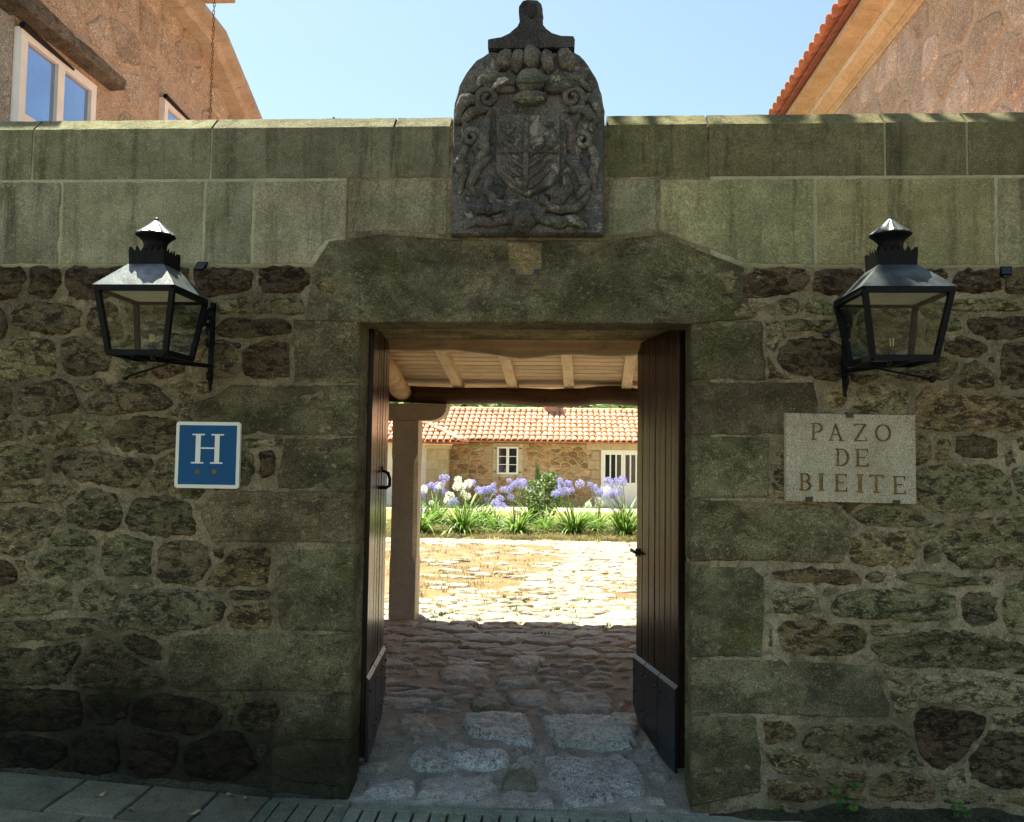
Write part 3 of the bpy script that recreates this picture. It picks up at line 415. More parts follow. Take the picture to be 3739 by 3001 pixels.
HEADS=[(8,0,-2.57,15.18,1.1),(8,0,-3.03,14.94,0.88),(8,0,-2.87,14.97,0.92),(8,0,-2.76,15.21,0.94),(8,0,-2.62,15.02,0.98),(0,0,-2.63,12.15,0.88),(8,0,-2.55,15.11,0.76),(1,0,-1.77,12.51,1.02),(9,0,-1.87,14.4,1.02),(9,0,-1.79,14.68,0.87),(9,0,-1.61,14.56,0.85),(9,0,-1.53,14.52,0.9),(9,0,-1.42,14.45,0.83),(9,0,-1.55,14.51,0.65),(9,0,-1.37,14.59,0.61),(2,0,-1.18,13.78,0.55),(1,0,-2.06,12.4,0.68),(3,0,-1.07,12.44,0.96),(10,0,-1.12,15.33,1.05),(3,0,-0.84,12.54,1.08),(3,0,-0.91,12.57,1.01),(3,0,-0.75,12.7,1.05),(10,0,-0.74,15.51,0.94),(3,0,-0.92,12.69,0.79),(10,0,-0.62,15.52,0.85),(5,0,0.07,12.78,1.1),(5,0,0.21,12.8,1.08),(5,0,0.45,12.84,1.08),(10,0,-0.17,15.43,0.84),(5,0,-0.03,12.83,0.87),(5,0,0.04,12.92,0.91),(5,0,0.28,12.69,0.95),(10,0,-0.12,15.58,0.54),(10,0,-0.34,15.52,0.56),(7,0,1.01,12.88,1.15),(7,0,1.15,12.89,1.13),(7,0,1.29,12.75,1.17),(6,0,0.79,13.99,0.97),(6,0,0.87,13.92,0.86),(7,0,0.96,12.79,0.86),(7,0,1.11,12.87,0.86),(7,0,1.22,12.71,0.94),(0,0,-2.71,12.4,0.52),(0,1,-2.6,12.15,0.94),(8,1,-2.67,14.98,0.92),(1,1,-1.95,12.38,1.14),(1,1,-2.01,12.53,0.99),(1,1,-1.75,12.34,1.07),(1,1,-2.13,12.53,0.82),(1,1,-1.86,12.46,0.88),(8,1,-2.87,15.03,0.53),(11,1,0.71,15.2,0.54),(6,1,0.87,13.94,0.71),(7,1,1.03,12.79,0.94),(2,1,-1.25,13.58,0.28)]

# ------------------------------------------------------------------ ground and setting
FW = lambda a, b, h: (a, -h, b)                 # street wall elevation: x, z, out towards the street
XL, XR, ZL = -.953, .621, 2.235                 # doorway: left, right, lintel
g = MB().box(-400, 400, -400, 400, -.9, -.5); tag(g.obj('ground', M['earth']), kind='structure')
def ground_sheet(name, x0, x1, y0, y1, res, amp, mat, lift=0.0, fr=5.0):
    F = lambda a, b, h: (a, b, zf(a, b)+lift+h)
    o = rough_panel(F, x0, x1, y0, y1, -.35, 0, res, amp, fr).obj(name, mat, None, True); tag(o, kind='structure'); return o
entry = ground_sheet('entrance_floor', -3.25, 3.45, .0, 4.2, .035, .014, M['floor'], -.002, 6.0)
court = ground_sheet('courtyard_ground', -12, 12, 4.2, 11.4, .12, .018, M['earth'], -.004, 3.0)
lawn = ground_sheet('flower_bed_ground', -12, 12, 11.4, 21.5, .16, .03, M['lawn'], .012, 2.0)
ground_sheet('courtyard_path', -12, 12, 21.5, 25.0, .3, .01, M['path'], 0, 2.0)
street = ground_sheet('street', -9, 9, -9, -.0, .12, .004, M['street'], -.045, 3.0)

# paving slabs in the street, laid in rows along the wall
FS_ = lambda a, b, h: (a, b, zf(a, b)-.03+h)
def slab(a0, a1, b0, b1, parent, mat, name='slab', tone=(1, 1, 1), h=.03):
    poly = [(a0+.004, b0+.004), (a1-.004, b0+.004), (a1-.004, b1-.004), (a0+.004, b1-.004)]
    o = stone(poly, FS_, h, .03, .0025, .09, .0025, 0, .008, fr=9).obj(name, mat, parent, False, var(tone, .14)); return o
rows = [(-.05, -.40, [-3.6, -3.05, -2.62, -2.18, -1.86, -1.55, -1.30]), (-.40, -.78, [-3.6, -3.2, -2.74, -2.4, -1.98, -1.72, -1.30]), (-.78, -1.2, [-3.6, -3.0, -2.5, -2.1, -1.6, -1.1, -.6, -.1, .4, .9, 1.5, 2.0, 2.6]),
        (-1.2, -1.65, [-3.4, -2.8, -2.3, -1.7, -1.2, -.7, -.2, .3, .8, 1.3, 1.9, 2.5])]
for b1, b0, xs in rows:
    for i in range(len(xs)-1): slab(xs[i], xs[i+1], b0, b1, street, M['paving'])
# slotted drain stones across the doorway
def drain(x0, x1, y0, y1, slots, sw):
    mb = MB(); z = lambda x: zf(x, -.1)
    e = [x0]+[s for q in slots for s in (q-sw/2, q+sw/2)]+[x1]
    for i in range(0, len(e), 2):
        za, zb = z(e[i]), z(e[i+1]); mb.add([(e[i], y0, za-.06), (e[i+1], y0, zb-.06), (e[i+1], y1, zb-.06), (e[i], y1, za-.06), (e[i], y0, za+.002), (e[i+1], y0, zb+.002), (e[i+1], y1, zb+.002), (e[i], y1, za+.002)],
            [(0, 3, 2, 1), (4, 5, 6, 7), (0, 1, 5, 4), (1, 2, 6, 5), (2, 3, 7, 6), (3, 0, 4, 7)])
    mb2 = MB().box(x0, x1, y1+.0005, y1+.055, -.06+min(z(x0), z(x1)), .003+max(z(x0), z(x1))*.6)
    mb.add(mb2.v, mb2.f); mb.box(x0, x1, y0-.05, y0-.0005, -.06, .002)
    return mb
DP = street
drain(-1.295, -.93, -.62, -.10, [-1.24, -1.155, -1.075, -.995], .010).obj('drain_stone', M['drain'], DP, False, (.62, .66, .6))
drain(-.925, .338, -.62, -.105, [-.86+.0775*i for i in range(15)], .013).obj('drain_stone', M['drain'], DP, False, (.95, 1, .95))
drain(.345, 1.30, -.62, -.085, [.41+.068*i for i in range(12)], .011).obj('drain_stone', M['drain'], DP, False, (1.1, 1.12, 1.05))
drain(1.305, 2.6, -.62, -.085, [1.37+.09*i for i in range(13)], .011).obj('drain_stone', M['drain'], DP, False, (.8, .8, .75))
# dirt that has gathered at the foot of the wall
def dirt(x0, x1, y0, hgt, name):
    mb = MB(); n = int((x1-x0)/.03); vs = []
    for i in range(n+1):
        x = x0+(x1-x0)*i/n
        for j in range(7):
            t = j/6; y = .03+(y0-.03)*t; fade = min(1, 6*i/n, 6*(n-i)/n)
            vs.append((x, y, zf(x, -.1)-.02*t*t-.012*t+max(0, hgt*fade*(1-t)**1.3*(1+.8*nv(x, y, 1, 5)))+.008*nv(x, y, 4, 30)))
    fs = [(i*7+j, (i+1)*7+j, (i+1)*7+j+1, i*7+j+1) for i in range(n) for j in range(6)]
    o = mb.add(vs, fs).obj(name, M['gutter'], None, True); return tag(o, kind='structure')
dirt(.70, 3.9, -.16, .075, 'dirt_strip'); dirt(-4.0, -1.02, -.07, .035, 'dirt_strip')

# ------------------------------------------------------------------ the street wall
wall = thing('stone_wall', 'tall mossy stone street wall with ashlar top and open doorway', 'wall')
def core(x0, x1, z0, z1, mat, name, res=.016, amp=.009, h1=.003, back=-.75):
    return rough_panel(FW, x0, x1, z0, z1, back, h1, res, amp, 9.0).obj(name, mat, wall, True)
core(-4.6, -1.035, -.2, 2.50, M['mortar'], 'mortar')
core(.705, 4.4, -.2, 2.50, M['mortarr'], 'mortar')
core(-4.6, -1.0355, 2.501, 3.19, M['joint'], 'mortar', .05, .001, .0)
core(-1.035, .705, 2.272, 3.19, M['mortar'], 'mortar', .05, .001, .0)
core(.7055, 4.4, 2.501, 3.19, M['joint'], 'mortar', .05, .001, .0)
TONE = {'k': (.48, .40, .35), 'd': (.72, .67, .58), 'm': (.95, .94, .80), 'g': (1.08, 1.10, .96), 't': (1.3, 1.16, .96), 'b': (.90, .76, .62), 'J': (1, 1, .95)}
rng = random.Random(5)
cover = []
def grow(poly, d, keep=False):
    c = centroid(poly); o = []
    for a, b in poly:
        if keep and (abs(a-XL) < .01 or abs(a-XR) < .01): o.append((a, b+(d*.5 if b > c[1] else -d*.5))); continue
        l = math.hypot(a-c[0], b-c[1]); o.append((a+(a-c[0])/l*d, b+(b-c[1])/l*d))
    return o
for x0_, x1_ in ((-1.0365, XL-.004), (XR+.004, .7065)): MB().box(x0_, x1_, .003, .187, -.2, 2.234).obj('mortar', M['mortar'], wall)
# let each rubble stone swell until only a narrow joint is left to its neighbours
from mathutils import kdtree
SD = [(t, dense(p if t == 'J' else chaikin(p), .022)) for t, p in STONES]; npt = sum(len(p) for t, p in SD); kd = kdtree.KDTree(npt); own = []
for i, (t, p) in enumerate(SD):
    for a, b in p: kd.insert((a, b, 0), len(own)); own.append(i)
kd.balance(); ST2 = []
for i, (t, p) in enumerate(SD):
    if t == 'J': ST2.append((t, STONES[i][1])); continue
    c = centroid(p); o = []
    for a, b in p:
        dmin = .20
        for co, idx, ds_ in kd.find_range((a, b, 0), .20):
            if own[idx] != i and ds_ < dmin: dmin = ds_
        dmin = min(dmin, max(0, 2.505-b)*2+.012, max(0, b-.06)*2+.012); mv = max(-.01, min(.085, (dmin-.018)*.52)); l = math.hypot(a-c[0], b-c[1])+1e-6; o.append(mv)
    n_ = len(o); o = [(o[k-1]+2*o[k]+o[(k+1) % n_])/4 for k in range(n_)]
    ST2.append((t, [(a+(a-c[0])/(math.hypot(a-c[0], b-c[1])+1e-6)*m_, b+(b-c[1])/(math.hypot(a-c[0], b-c[1])+1e-6)*m_) for (a, b), m_ in zip(p, o)]))
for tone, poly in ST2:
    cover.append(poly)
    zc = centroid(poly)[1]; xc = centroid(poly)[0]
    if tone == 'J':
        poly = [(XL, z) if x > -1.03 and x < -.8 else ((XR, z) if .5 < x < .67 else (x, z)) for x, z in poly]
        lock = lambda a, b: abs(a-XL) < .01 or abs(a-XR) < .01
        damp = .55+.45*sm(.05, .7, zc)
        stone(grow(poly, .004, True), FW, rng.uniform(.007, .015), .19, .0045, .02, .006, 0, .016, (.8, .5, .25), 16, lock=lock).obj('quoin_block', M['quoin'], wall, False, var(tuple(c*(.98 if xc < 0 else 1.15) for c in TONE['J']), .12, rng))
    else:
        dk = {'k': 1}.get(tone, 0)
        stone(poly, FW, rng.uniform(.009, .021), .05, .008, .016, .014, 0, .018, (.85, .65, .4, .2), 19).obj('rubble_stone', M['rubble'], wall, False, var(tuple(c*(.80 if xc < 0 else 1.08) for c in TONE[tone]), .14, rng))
# pinning stones set in the wide joints, and the wall beyond the frame
def clear(poly): return not any(inside(p, c) for p in poly+[centroid(poly)] for c in cover) and not any(inside(q, poly) for c in cover for q in c)
sgn = [[(-1.83, 1.42), (-1.5, 1.42), (-1.5, 1.76), (-1.83, 1.76)], [(1.03, 1.40), (1.63, 1.40), (1.63, 1.83), (1.03, 1.83)]]
bd_ = [q for c in cover for q in dense(c, .012)]; ok_all = []
for x0_, x1_ in ((-2.80, -1.06), (.72, 2.16)):
    cand = []; k2 = kdtree.KDTree(len(bd_))
    for i, q in enumerate(bd_): k2.insert((q[0], q[1], 0), i)
    k2.balance(); fresh = []
    for _ in range(2600):
        p = (rng.uniform(x0_, x1_), rng.uniform(.10, 2.48)); d = k2.find((p[0], p[1], 0))[2]
        if d > .026 and not any(inside(p, c) for c in cover): cand.append((d, p))
    for d, p in sorted(cand, reverse=True):
        if any(inside(p, c) or math.hypot(p[0]-centroid(c)[0], p[1]-centroid(c)[1]) < .04 for c in fresh): continue
        poly = []
        for k in range(16):
            q = 2*math.pi*k/16; dx, dy = math.cos(q), math.sin(q)*.75; r_ = .008
            while r_ < .15:
                t = (p[0]+dx*(r_+.006), p[1]+dy*(r_+.006))
                if k2.find((t[0], t[1], 0))[2] < .013 or not (.08 < t[1] < 2.497) or not (x0_-.02 < t[0] < x1_+.02) or any(math.hypot(t[0]-e[0], t[1]-e[1]) < .016 for c in fresh for e in c): break
                r_ += .006
            poly.append((p[0]+dx*r_, p[1]+dy*r_))
        if min(math.hypot(a-p[0], b-p[1]) for a, b in poly) < .012: continue
        poly = dense(poly, .02); fresh.append(poly)
    cover += fresh
    for poly in fresh:
        stone(poly, FW, rng.uniform(.006, .015), .04, .006, .02, .007, 1, .016, (.6, .3), 18).obj('rubble_stone', M['rubble'], wall, False, var(rng.choice([TONE['m'], TONE['m'], TONE['b'], TONE['d'], TONE['t']]), .15, rng))
for reg in ((-4.55, -2.80, .0, 2.48), (2.17, 4.35, .0, 2.48)):
    for p in rubble(*reg, .24, 1.4, .028, rng, cover):
        stone(p, FW, rng.uniform(.010, .026), .05, .010, .04, .010, 1, .022, (.6, .3), 15).obj('rubble_stone', M['rubble'], wall, False, var(rng.choice([TONE['m'], TONE['d'], TONE['k'], TONE['g']]), .15, rng))
# ashlar courses
def ash(poly, tone, proud=.0032, name='ashlar_block'):
    return stone(poly, FW, proud, .02, .0016, .025, .0065, 0, .006, (.8, .5, .25), 10).obj(name, M['ashlar'], wall, False, var(tone, .13, rng))
J_ = .007
def rect(x0, x1, z0, z1): return [(x0+J_, z0+J_), (x1-J_, z0+J_), (x1-J_, z1-J_), (x0+J_, z1-J_)]
zb0, zb1, za1 = 2.512, 2.933, 3.2
xs = [-4.6, -4.0, -3.25, -2.459, -1.736, -1.492, -1.031]
for i in range(len(xs)-1):
    if xs[i+1] > -1.2: ash([(xs[i]+J_, zb0+J_), (-1.213, zb0+J_), (-1.135, 2.637), (-1.031-J_, 2.66), (-1.031-J_, zb1-J_), (xs[i]+J_, zb1-J_)], (1.05, 1.05, 1.0))
    else: ash(rect(xs[i], xs[i+1], zb0, zb1), (1.0, 1.02, .98))
ash([(-1.031+J_, 2.672), (-.866, 2.683), (-.545, 2.662), (-.545, zb1-J_), (-1.031+J_, zb1-J_)], (.95, .95, .95))
ash([(.228, 2.655), (.462-J_, 2.68), (.462-J_, zb1-J_), (.228, zb1-J_)], (.82, .82, .76))
ash([(.462+J_, 2.682), (.615, 2.624), (.88, 2.524), (1.193-J_, zb0+J_), (1.193-J_, zb1-J_), (.462+J_, zb1-J_)], (1.1, 1.06, .88))
xs = [1.193, 2.016, 2.8, 3.5, 4.4]
for i in range(len(xs)-1): ash(rect(xs[i], xs[i+1], zb0, zb1), (1.12, 1.08, .86))
# coping course with a weathered chamfer
def coping(x0, x1, tone):
    prof = [(.0, zb1+J_), (-.0025, zb1+J_+.005), (-.0045, 3.05), (-.003, 3.192), (.004, 3.2), (.066, 3.264), (.30, 3.275), (.74, 3.275), (.74, zb1+J_)]
    n = max(2, int((x1-x0)/.05)); vs = []
    for i in range(n+1):
        x = x0+J_*.8+(x1-x0-1.6*J_)*i/n
        for j, (y, z) in enumerate(prof):
            k = .0022 if j not in (0, 8) else 0; vs.append((x, y+k*nv(x, z, j, 13), z+k*1.3*nv(x, y+5, j, 17)))
    P_ = len(prof); fs = [(i*P_+j, (i+1)*P_+j, (i+1)*P_+(j+1) % P_, i*P_+(j+1) % P_) for i in range(n) for j in range(P_)]
    fs += [tuple(range(P_)), tuple(range(n*P_, n*P_+P_))]
    MB().add(vs, fs).obj('coping_block', M['ashlar'], wall, False, var(tone, .13, rng))
xs = [-4.6, -3.6, -2.616, -1.712, -.81, -.532]
for i in range(len(xs)-1): coping(xs[i], xs[i+1], (.78, .78, .74) if i < 4 else (.66, .66, .64))
xs = [.214, .695, 1.514, 1.888, 2.7, 3.5, 4.4]
for i in range(len(xs)-1): coping(xs[i], xs[i+1], (.66, .63, .50))
# lintel: one long stone over the doorway, behind it the deeper soffit
lint = [(-1.222, 2.243), (-1.209, 2.416), (-1.192, 2.508), (-1.115, 2.630), (-.866, 2.664), (-.53, 2.640), (.212, 2.634), (.473, 2.660), (.60, 2.606), (.862, 2.506), (.90, 2.262), (.62, ZL), (-.953, ZL)]
stone(lint, FW, .012, .19, .004, .03, .005, 0, .016, (.85, .7, .5, .3), 14, lock=lambda a, b: b < 2.25).obj('lintel', M['quoin'], wall, False, (.95, .97, .97))
MB().fbox(FW, -.244, -.088, 2.467, 2.618, .0, .016).obj('lintel_patch', M['quoin'], wall, False, (1.7, 1.55, 1.35))
for x in (-.238, -.122): MB().fbox(FW, x, x+.028, 2.468, 2.492, .0161, .019).obj('lintel_notch_shade', M['black'], wall)  # raised black plates stand in for the shade inside two notches
# inner face of the doorway: rebated reveals and soffit carry a rough stone skin
for nm, x0, x1 in (('reveal', -1.0349, -1.03), ('reveal', .70, .7049)):
    MB().box(x0, x1, .191, .748, -.1, 2.2715).obj(nm, M['quoin'], wall, False, (.8, .78, .7))
MB().box(-1.029, .699, .191, .749, 2.2645, 2.2715).obj('soffit', M['quoin'], wall, False, (2.2, 2.0, 1.75))  # tone raised to paint in light bounced up from the floor

# ------------------------------------------------------------------ carved coat of arms
crest = thing('coat_of_arms', 'dark weathered carved stone coat of arms with arched top and finial above doorway', 'carving', (-.15, -.03, 2.64))
slabp = [(-.523, 2.645), (-.523, 3.254), (-.517, 3.296), (-.494, 3.38), (-.461, 3.444), (-.413, 3.507), (-.351, 3.54), (.059, 3.537), (.089, 3.521), (.13, 3.472), (.165, 3.415), (.193, 3.331), (.207, 3.261), (.207, 2.645)]
stone(slabp, FW, .055, .24, .010, .025, .004, 0, .014, (.88, .76, .64, .5, .36, .22, .1), 16).obj('slab', M['crest'], crest, False, (1, 1, 1.02))
hoodp = [(-.351, 3.535), (-.352, 3.577), (-.338, 3.582), (-.29, 3.587), (-.249, 3.607), (-.215, 3.639), (-.198, 3.67), (-.207, 3.709), (-.206, 3.738), (-.189, 3.762), (-.168, 3.769), (-.12, 3.765), (-.102, 3.747), (-.095, 3.722), (-.098, 3.679), (-.101, 3.658), (-.077, 3.626), (-.049, 3.604), (-.008, 3.59), (.051, 3.589), (.059, 3.571), (.059, 3.535)]
hb = MB(); hd = dense(hoodp, .02)
lo_ = [(a+.003*nv(a, b, 1, 40), b+.003*nv(a, b, 9, 40)) for a, b in hd]
hb.prism(lo_, FW, -.16, .085); hb.obj('finial_hood', M['cap'], crest, False)
MB().blob((-.15, -.02, 3.715), (.056, .085, .055), 16, 10, .10, 2.5, 3).obj('finial_knob', M['cap'], crest, True)
FC = lambda a, b, h: (a, -.055-h, b)
shp = [(-.312, 3.225), (-.004, 3.214), (.001, 2.95), (-.041, 2.874), (-.162, 2.815), (-.259, 2.874), (-.311, 2.945)]
sh = stone(shp, FC, .028, .02, .005, .018, .002, 0, .010, (.8, .6, .4, .2), 22).obj('shield', M['crest'], crest, False, (1.05, 1.0, 1.02))
mb = MB()
mb.tube([FC(-.166, 3.20, .030), FC(-.164, 3.0, .034), FC(-.166, 2.84, .030)], [.012, .016, .013], 8)
for k in range(4):
    for s in (-1, 1):
        mb.tube([FC(-.165, 2.85+.05*k, .03), FC(-.165+s*.055, 2.885+.052*k, .036), FC(-.165+s*.115, 2.945+.05*k, .028)], [.008, .010, .006], 6)
mb.tube([FC(-.30, 3.03, .03), FC(-.165, 3.035, .036), FC(-.01, 3.03, .03)], .009, 6)
mb.obj('shield_charge', M['crest'], sh, True, (1.0, .95, .95))
mb = MB()
for k in range(8):
    q = k*math.pi/4; mb.blob(FC(-.252+.024*math.cos(q), 3.155+.024*math.sin(q), .03), (.014, .012, .014), 8, 6, .1, 3, k)
mb.blob(FC(-.252, 3.155, .034), (.014, .012, .014), 8, 6); mb.obj('rosette', M['crest'], sh, True, (1.3, 1.25, 1.2))
mb = MB(); mb.blob(FC(-.05, 3.10, .03), (.035, .016, .05), 12, 8, .2, 4, 9); mb.blob(FC(-.06, 3.17, .028), (.03, .014, .02), 10, 7, .2, 4, 2); mb.obj('shield_charge', M['crest'], sh, True, (1.1, 1.1, 1.1))
mb = MB(); mb.blob(FC(-.149, 3.375, .02), (.068, .06, .062), 18, 12, .08, 3, 4); mb.blob(FC(-.145, 3.295, .018), (.075, .05, .035), 16, 9, .15, 3, 6); mb.tube([FC(-.21, 3.36, .06), FC(-.15, 3.345, .085), FC(-.09, 3.36, .06)], .008, 6)
mb.obj('helmet', M['crest'], crest, True, (1.05, 1.1, 1.0))
for i, (px, pz, rx, rz, tl) in enumerate([(-.275, 3.485, .036, .055, .3), (-.212, 3.48, .034, .06, .15), (-.145, 3.495, .045, .062, 0), (-.07, 3.475, .034, .058, -.2), (.02, 3.48, .042, .058, -.4)]):
    m_ = MB().blob((0, 0, 0), (rx, .042, rz), 16, 11, .16, 3.2, px*9); ct = Vector(FC(px, pz, .010)); rt = Matrix.Rotation(tl, 3, 'Y')
    m_.v = [tuple(rt@Vector(v)+ct) for v in m_.v]; m_.obj('plume', M['crest'], crest, True, (1.25, 1.22, 1.15))
def spiral(cx, cz, r0, turns, s, tail):
    pts = []; rad = []
    for k in range(34):
        t = k/33; q = t*turns*2*math.pi; r = r0*(.16+.84*t); pts.append(FC(cx+s*r*math.cos(q+1.2), cz+r*math.sin(q+1.2), .022-.008*t)); rad.append(.011+.008*t)
    for a, b in tail: pts.append(FC(a, b, .008)); rad.append(.014)
    return MB().tube(pts, rad, 7)
spiral(-.351, 3.298, .058, 1.6, 1, [(-.345, 3.22), (-.36, 3.17)]).obj('scroll', M['crest'], crest, True, (1.05, 1.05, 1.05))
spiral(.05, 3.297, .060, 1.6, -1, [(.085, 3.23), (.06, 3.16)]).obj('scroll', M['crest'], crest, True, (1.05, 1.05, 1.05))
spiral(.10, 3.088, .052, 1.5, 1, [(.075, 3.02), (.05, 2.96)]).obj('scroll', M['crest'], crest, True, (1.1, 1.1, 1.05))
spiral(-.425, 3.108, .050, 1.5, -1, [(-.39, 3.03), (-.36, 2.97)]).obj('scroll', M['crest'], crest, True, (1.05, 1.05, 1.05))
def frond(pts, r0, tone):        # tapering carved mantling leaf
    n = 16; P = []; Q = []
    for i in range(n+1):
        t = i/n*(len(pts)-1); k = min(int(t), len(pts)-2); u = t-k; u = u*u*(3-2*u); x = pts[k][0]+(pts[k+1][0]-pts[k][0])*u; z = pts[k][1]+(pts[k+1][1]-pts[k][1])*u
        P.append(FC(x+.006*nv(x, z, 1, 20), z+.006*nv(x, z, 8, 20), .006+.010*math.sin(math.pi*i/n))); Q.append(r0*(.35+.65*math.sin(math.pi*min(1, .12+i/n*.86)))*(1+.3*nv(i, x, z, .9)))
    return MB().tube(P, Q, 8).obj('leaf_ornament', M['crest'], crest, True, tone)
fr_ = [[(-.22, 3.37), (-.30, 3.40), (-.38, 3.385), (-.43, 3.33)], [(-.08, 3.37), (.0, 3.40), (.08, 3.385), (.135, 3.33)], [(-.22, 3.34), (-.29, 3.345), (-.35, 3.36), (-.41, 3.42)], [(-.08, 3.34), (-.01, 3.345), (.06, 3.36), (.12, 3.42)],
       [(-.36, 3.24), (-.42, 3.24), (-.46, 3.19), (-.44, 3.14)], [(.05, 3.24), (.11, 3.24), (.155, 3.19), (.14, 3.14)], [(-.345, 3.20), (-.37, 3.13), (-.36, 3.05), (-.40, 2.99)], [(.03, 3.20), (.055, 3.13), (.045, 3.05), (.085, 2.99)],
       [(-.34, 3.02), (-.40, 2.95), (-.43, 2.88), (-.39, 2.82)], [(.03, 3.02), (.09, 2.95), (.12, 2.88), (.08, 2.82)], [(-.33, 2.93), (-.35, 2.86), (-.31, 2.80), (-.24, 2.79)], [(.02, 2.93), (.04, 2.86), (.0, 2.80), (-.08, 2.79)],
       [(-.25, 2.78), (-.33, 2.76), (-.40, 2.77), (-.45, 2.83)], [(-.08, 2.78), (.0, 2.76), (.08, 2.77), (.13, 2.83)], [(-.24, 2.72), (-.32, 2.70), (-.39, 2.71), (-.44, 2.68)], [(-.09, 2.72), (-.01, 2.70), (.07, 2.71), (.12, 2.68)],
       [(-.45, 3.07), (-.48, 3.0), (-.46, 2.92), (-.48, 2.84)], [(.135, 3.07), (.165, 3.0), (.145, 2.92), (.165, 2.84)], [(-.40, 3.29), (-.45, 3.30), (-.48, 3.25), (-.49, 3.18)], [(.09, 3.29), (.14, 3.30), (.17, 3.25), (.18, 3.18)]]
for i, p in enumerate(fr_): frond(p, .024 if i % 3 else .030, var((1.0, 1.0, 1.0), .2))
for i, (a, b, ra, rb) in enumerate([(-.31, 2.845, .05, .042), (-.015, 2.845, .05, .042), (-.235, 2.80, .036, .03), (-.085, 2.80, .036, .03)]):
    MB().blob(FC(a, b, .006), (ra, .03, rb), 14, 9, .3, 4, i*3.1).obj('leaf_ornament', M['crest'], crest, True, (.95, .95, .95))
mb = MB(); mb.blob(FC(-.168, 2.715, .01), (.055, .045, .058), 16, 11, .12, 4, 1); mb.blob(FC(-.168, 2.715, .052), (.013, .02, .022), 8, 6, .1, 2, 1)
for s in (-1, 1): mb.blob(FC(-.168+s*.024, 2.735, .044), (.014, .012, .010), 8, 6); mb.blob(FC(-.168+s*.065, 2.745, .008), (.035, .03, .05), 12, 8, .25, 4, s)
mb.tube([FC(-.20, 2.682, .04), FC(-.168, 2.675, .056), FC(-.136, 2.682, .04)], .007, 6); mb.obj('mask', M['crest'], crest, True, (.9, .88, .85))
MB().prism([(-.335, 3.325), (-.265, 3.365), (-.25, 3.375), (-.27, 3.385), (-.30, 3.38), (-.315, 3.36)], FC, .012, .05).obj('broken_tip', M['crest'], crest, False, (2.6, 2.5, 2.4))

# ------------------------------------------------------------------ lettering
def letter(ch):
    S, T = .15, .075; L = []; A = []
    if ch in 'PBDEIT' : sx = {'I': .5, 'T': .5}.get(ch, .2)
    if ch == 'I': L = [((.5, 0), (.5, 1), S*1.6), ((.1, .03), (.9, .03), T), ((.1, .97), (.9, .97), T)]
    if ch == 'T': L = [((.5, 0), (.5, 1), S), ((.0, .97), (1, .97), T), ((.03, .84), (.03, .97), T), ((.97, .84), (.97, .97), T), ((.3, .03), (.7, .03), T)]
    if ch == 'E': L = [((.22, 0), (.22, 1), S), ((.05, .03), (.95, .03), T), ((.05, .97), (.92, .97), T), ((.22, .52), (.72, .52), T), ((.93, .0), (.93, .2), T), ((.9, .82), (.9, 1), T)]
    if ch == 'P': L = [((.22, 0), (.22, 1), S), ((.03, .03), (.45, .03), T), ((.03, .97), (.5, .97), T), ((.22, .46), (.5, .46), T)]; A = [(.5, .715, .42, .255, -90, 90)]
    if ch == 'B': L = [((.22, 0), (.22, 1), S), ((.03, .03), (.5, .03), T), ((.03, .97), (.5, .97), T), ((.22, .52), (.5, .52), T)]; A = [(.5, .745, .36, .225, -90, 90), (.5, .275, .44, .245, -90, 90)]
    if ch == 'D': L = [((.2, 0), (.2, 1), S), ((.03, .03), (.45, .03), T), ((.03, .97), (.45, .97), T)]; A = [(.42, .5, .5, .47, -90, 90)]
    if ch == 'O': A = [(.5, .5, .46, .48, 0, 360)]
    if ch == 'Z': L = [((.05, .97), (.92, .97), T), ((.05, .03), (.97, .03), T), ((.9, .97), (.1, .03), S), ((.07, .85), (.07, .97), T), ((.95, .03), (.95, .18), T)]
    if ch == 'A': L = [((.13, 0), (.47, 1), T), ((.45, 1), (.84, 0), S), ((.26, .36), (.72, .36), T), ((.0, .02), (.28, .02), T), ((.68, .02), (1, .02), T)]
    return L, A
def letter_obj(ch, x0, x1, z0, z1, F, h0, h1, mat, parent, bevel=True):
    W, H = x1-x0, z1-z0; mb = MB(); L, A = letter(ch)
    def ridge(pts, wd):      # stroke as a low ridge
        n = len(pts); vs = []
        for i, (a, b) in enumerate(pts):
            p, q = pts[max(0, i-1)], pts[min(n-1, i+1)]; dx, dy = q[0]-p[0], q[1]-p[1]; l = math.hypot(dx, dy)+1e-9; ox, oy = -dy/l, dx/l; w_ = wd[i]/2
            vs += [F(a+ox*w_, b+oy*w_, h0), F(a+ox*w_*.35, b+oy*w_*.35, h1), F(a-ox*w_*.35, b-oy*w_*.35, h1), F(a-ox*w_, b-oy*w_, h0)]
        fs = [(4*i+k, 4*i+4+k, 4*i+4+(k+1) % 4, 4*i+(k+1) % 4) for i in range(n-1) for k in range(4)]+[(0, 1, 2, 3), (4*n-1, 4*n-2, 4*n-3, 4*n-4)]
        mb.add(vs, fs)
    P = lambda p: (x0+p[0]*W, z0+p[1]*H)
    for i, (p, q, wd) in enumerate(L):
        h1 += .00015; ridge([P(p), P(q)], [wd*H*.9]*2)
    for cx, cy, rx, ry, a0, a1 in A:
        n = 20; pts = []; wd = []
        for k in range(n+1):
            q = R(a0+(a1-a0)*k/n); pts.append(P((cx+rx*math.cos(q), cy+ry*math.sin(q)))); wd.append(H*(.07+.075*abs(math.cos(q))))
        h1 += .00015; ridge(pts, wd)
    return mb.obj('letter', mat, parent)
plq = thing('name_plaque', 'pale granite plaque with gilded letters PAZO DE BIEITE right of doorway', 'plaque', (1.33, -.03, 1.415))
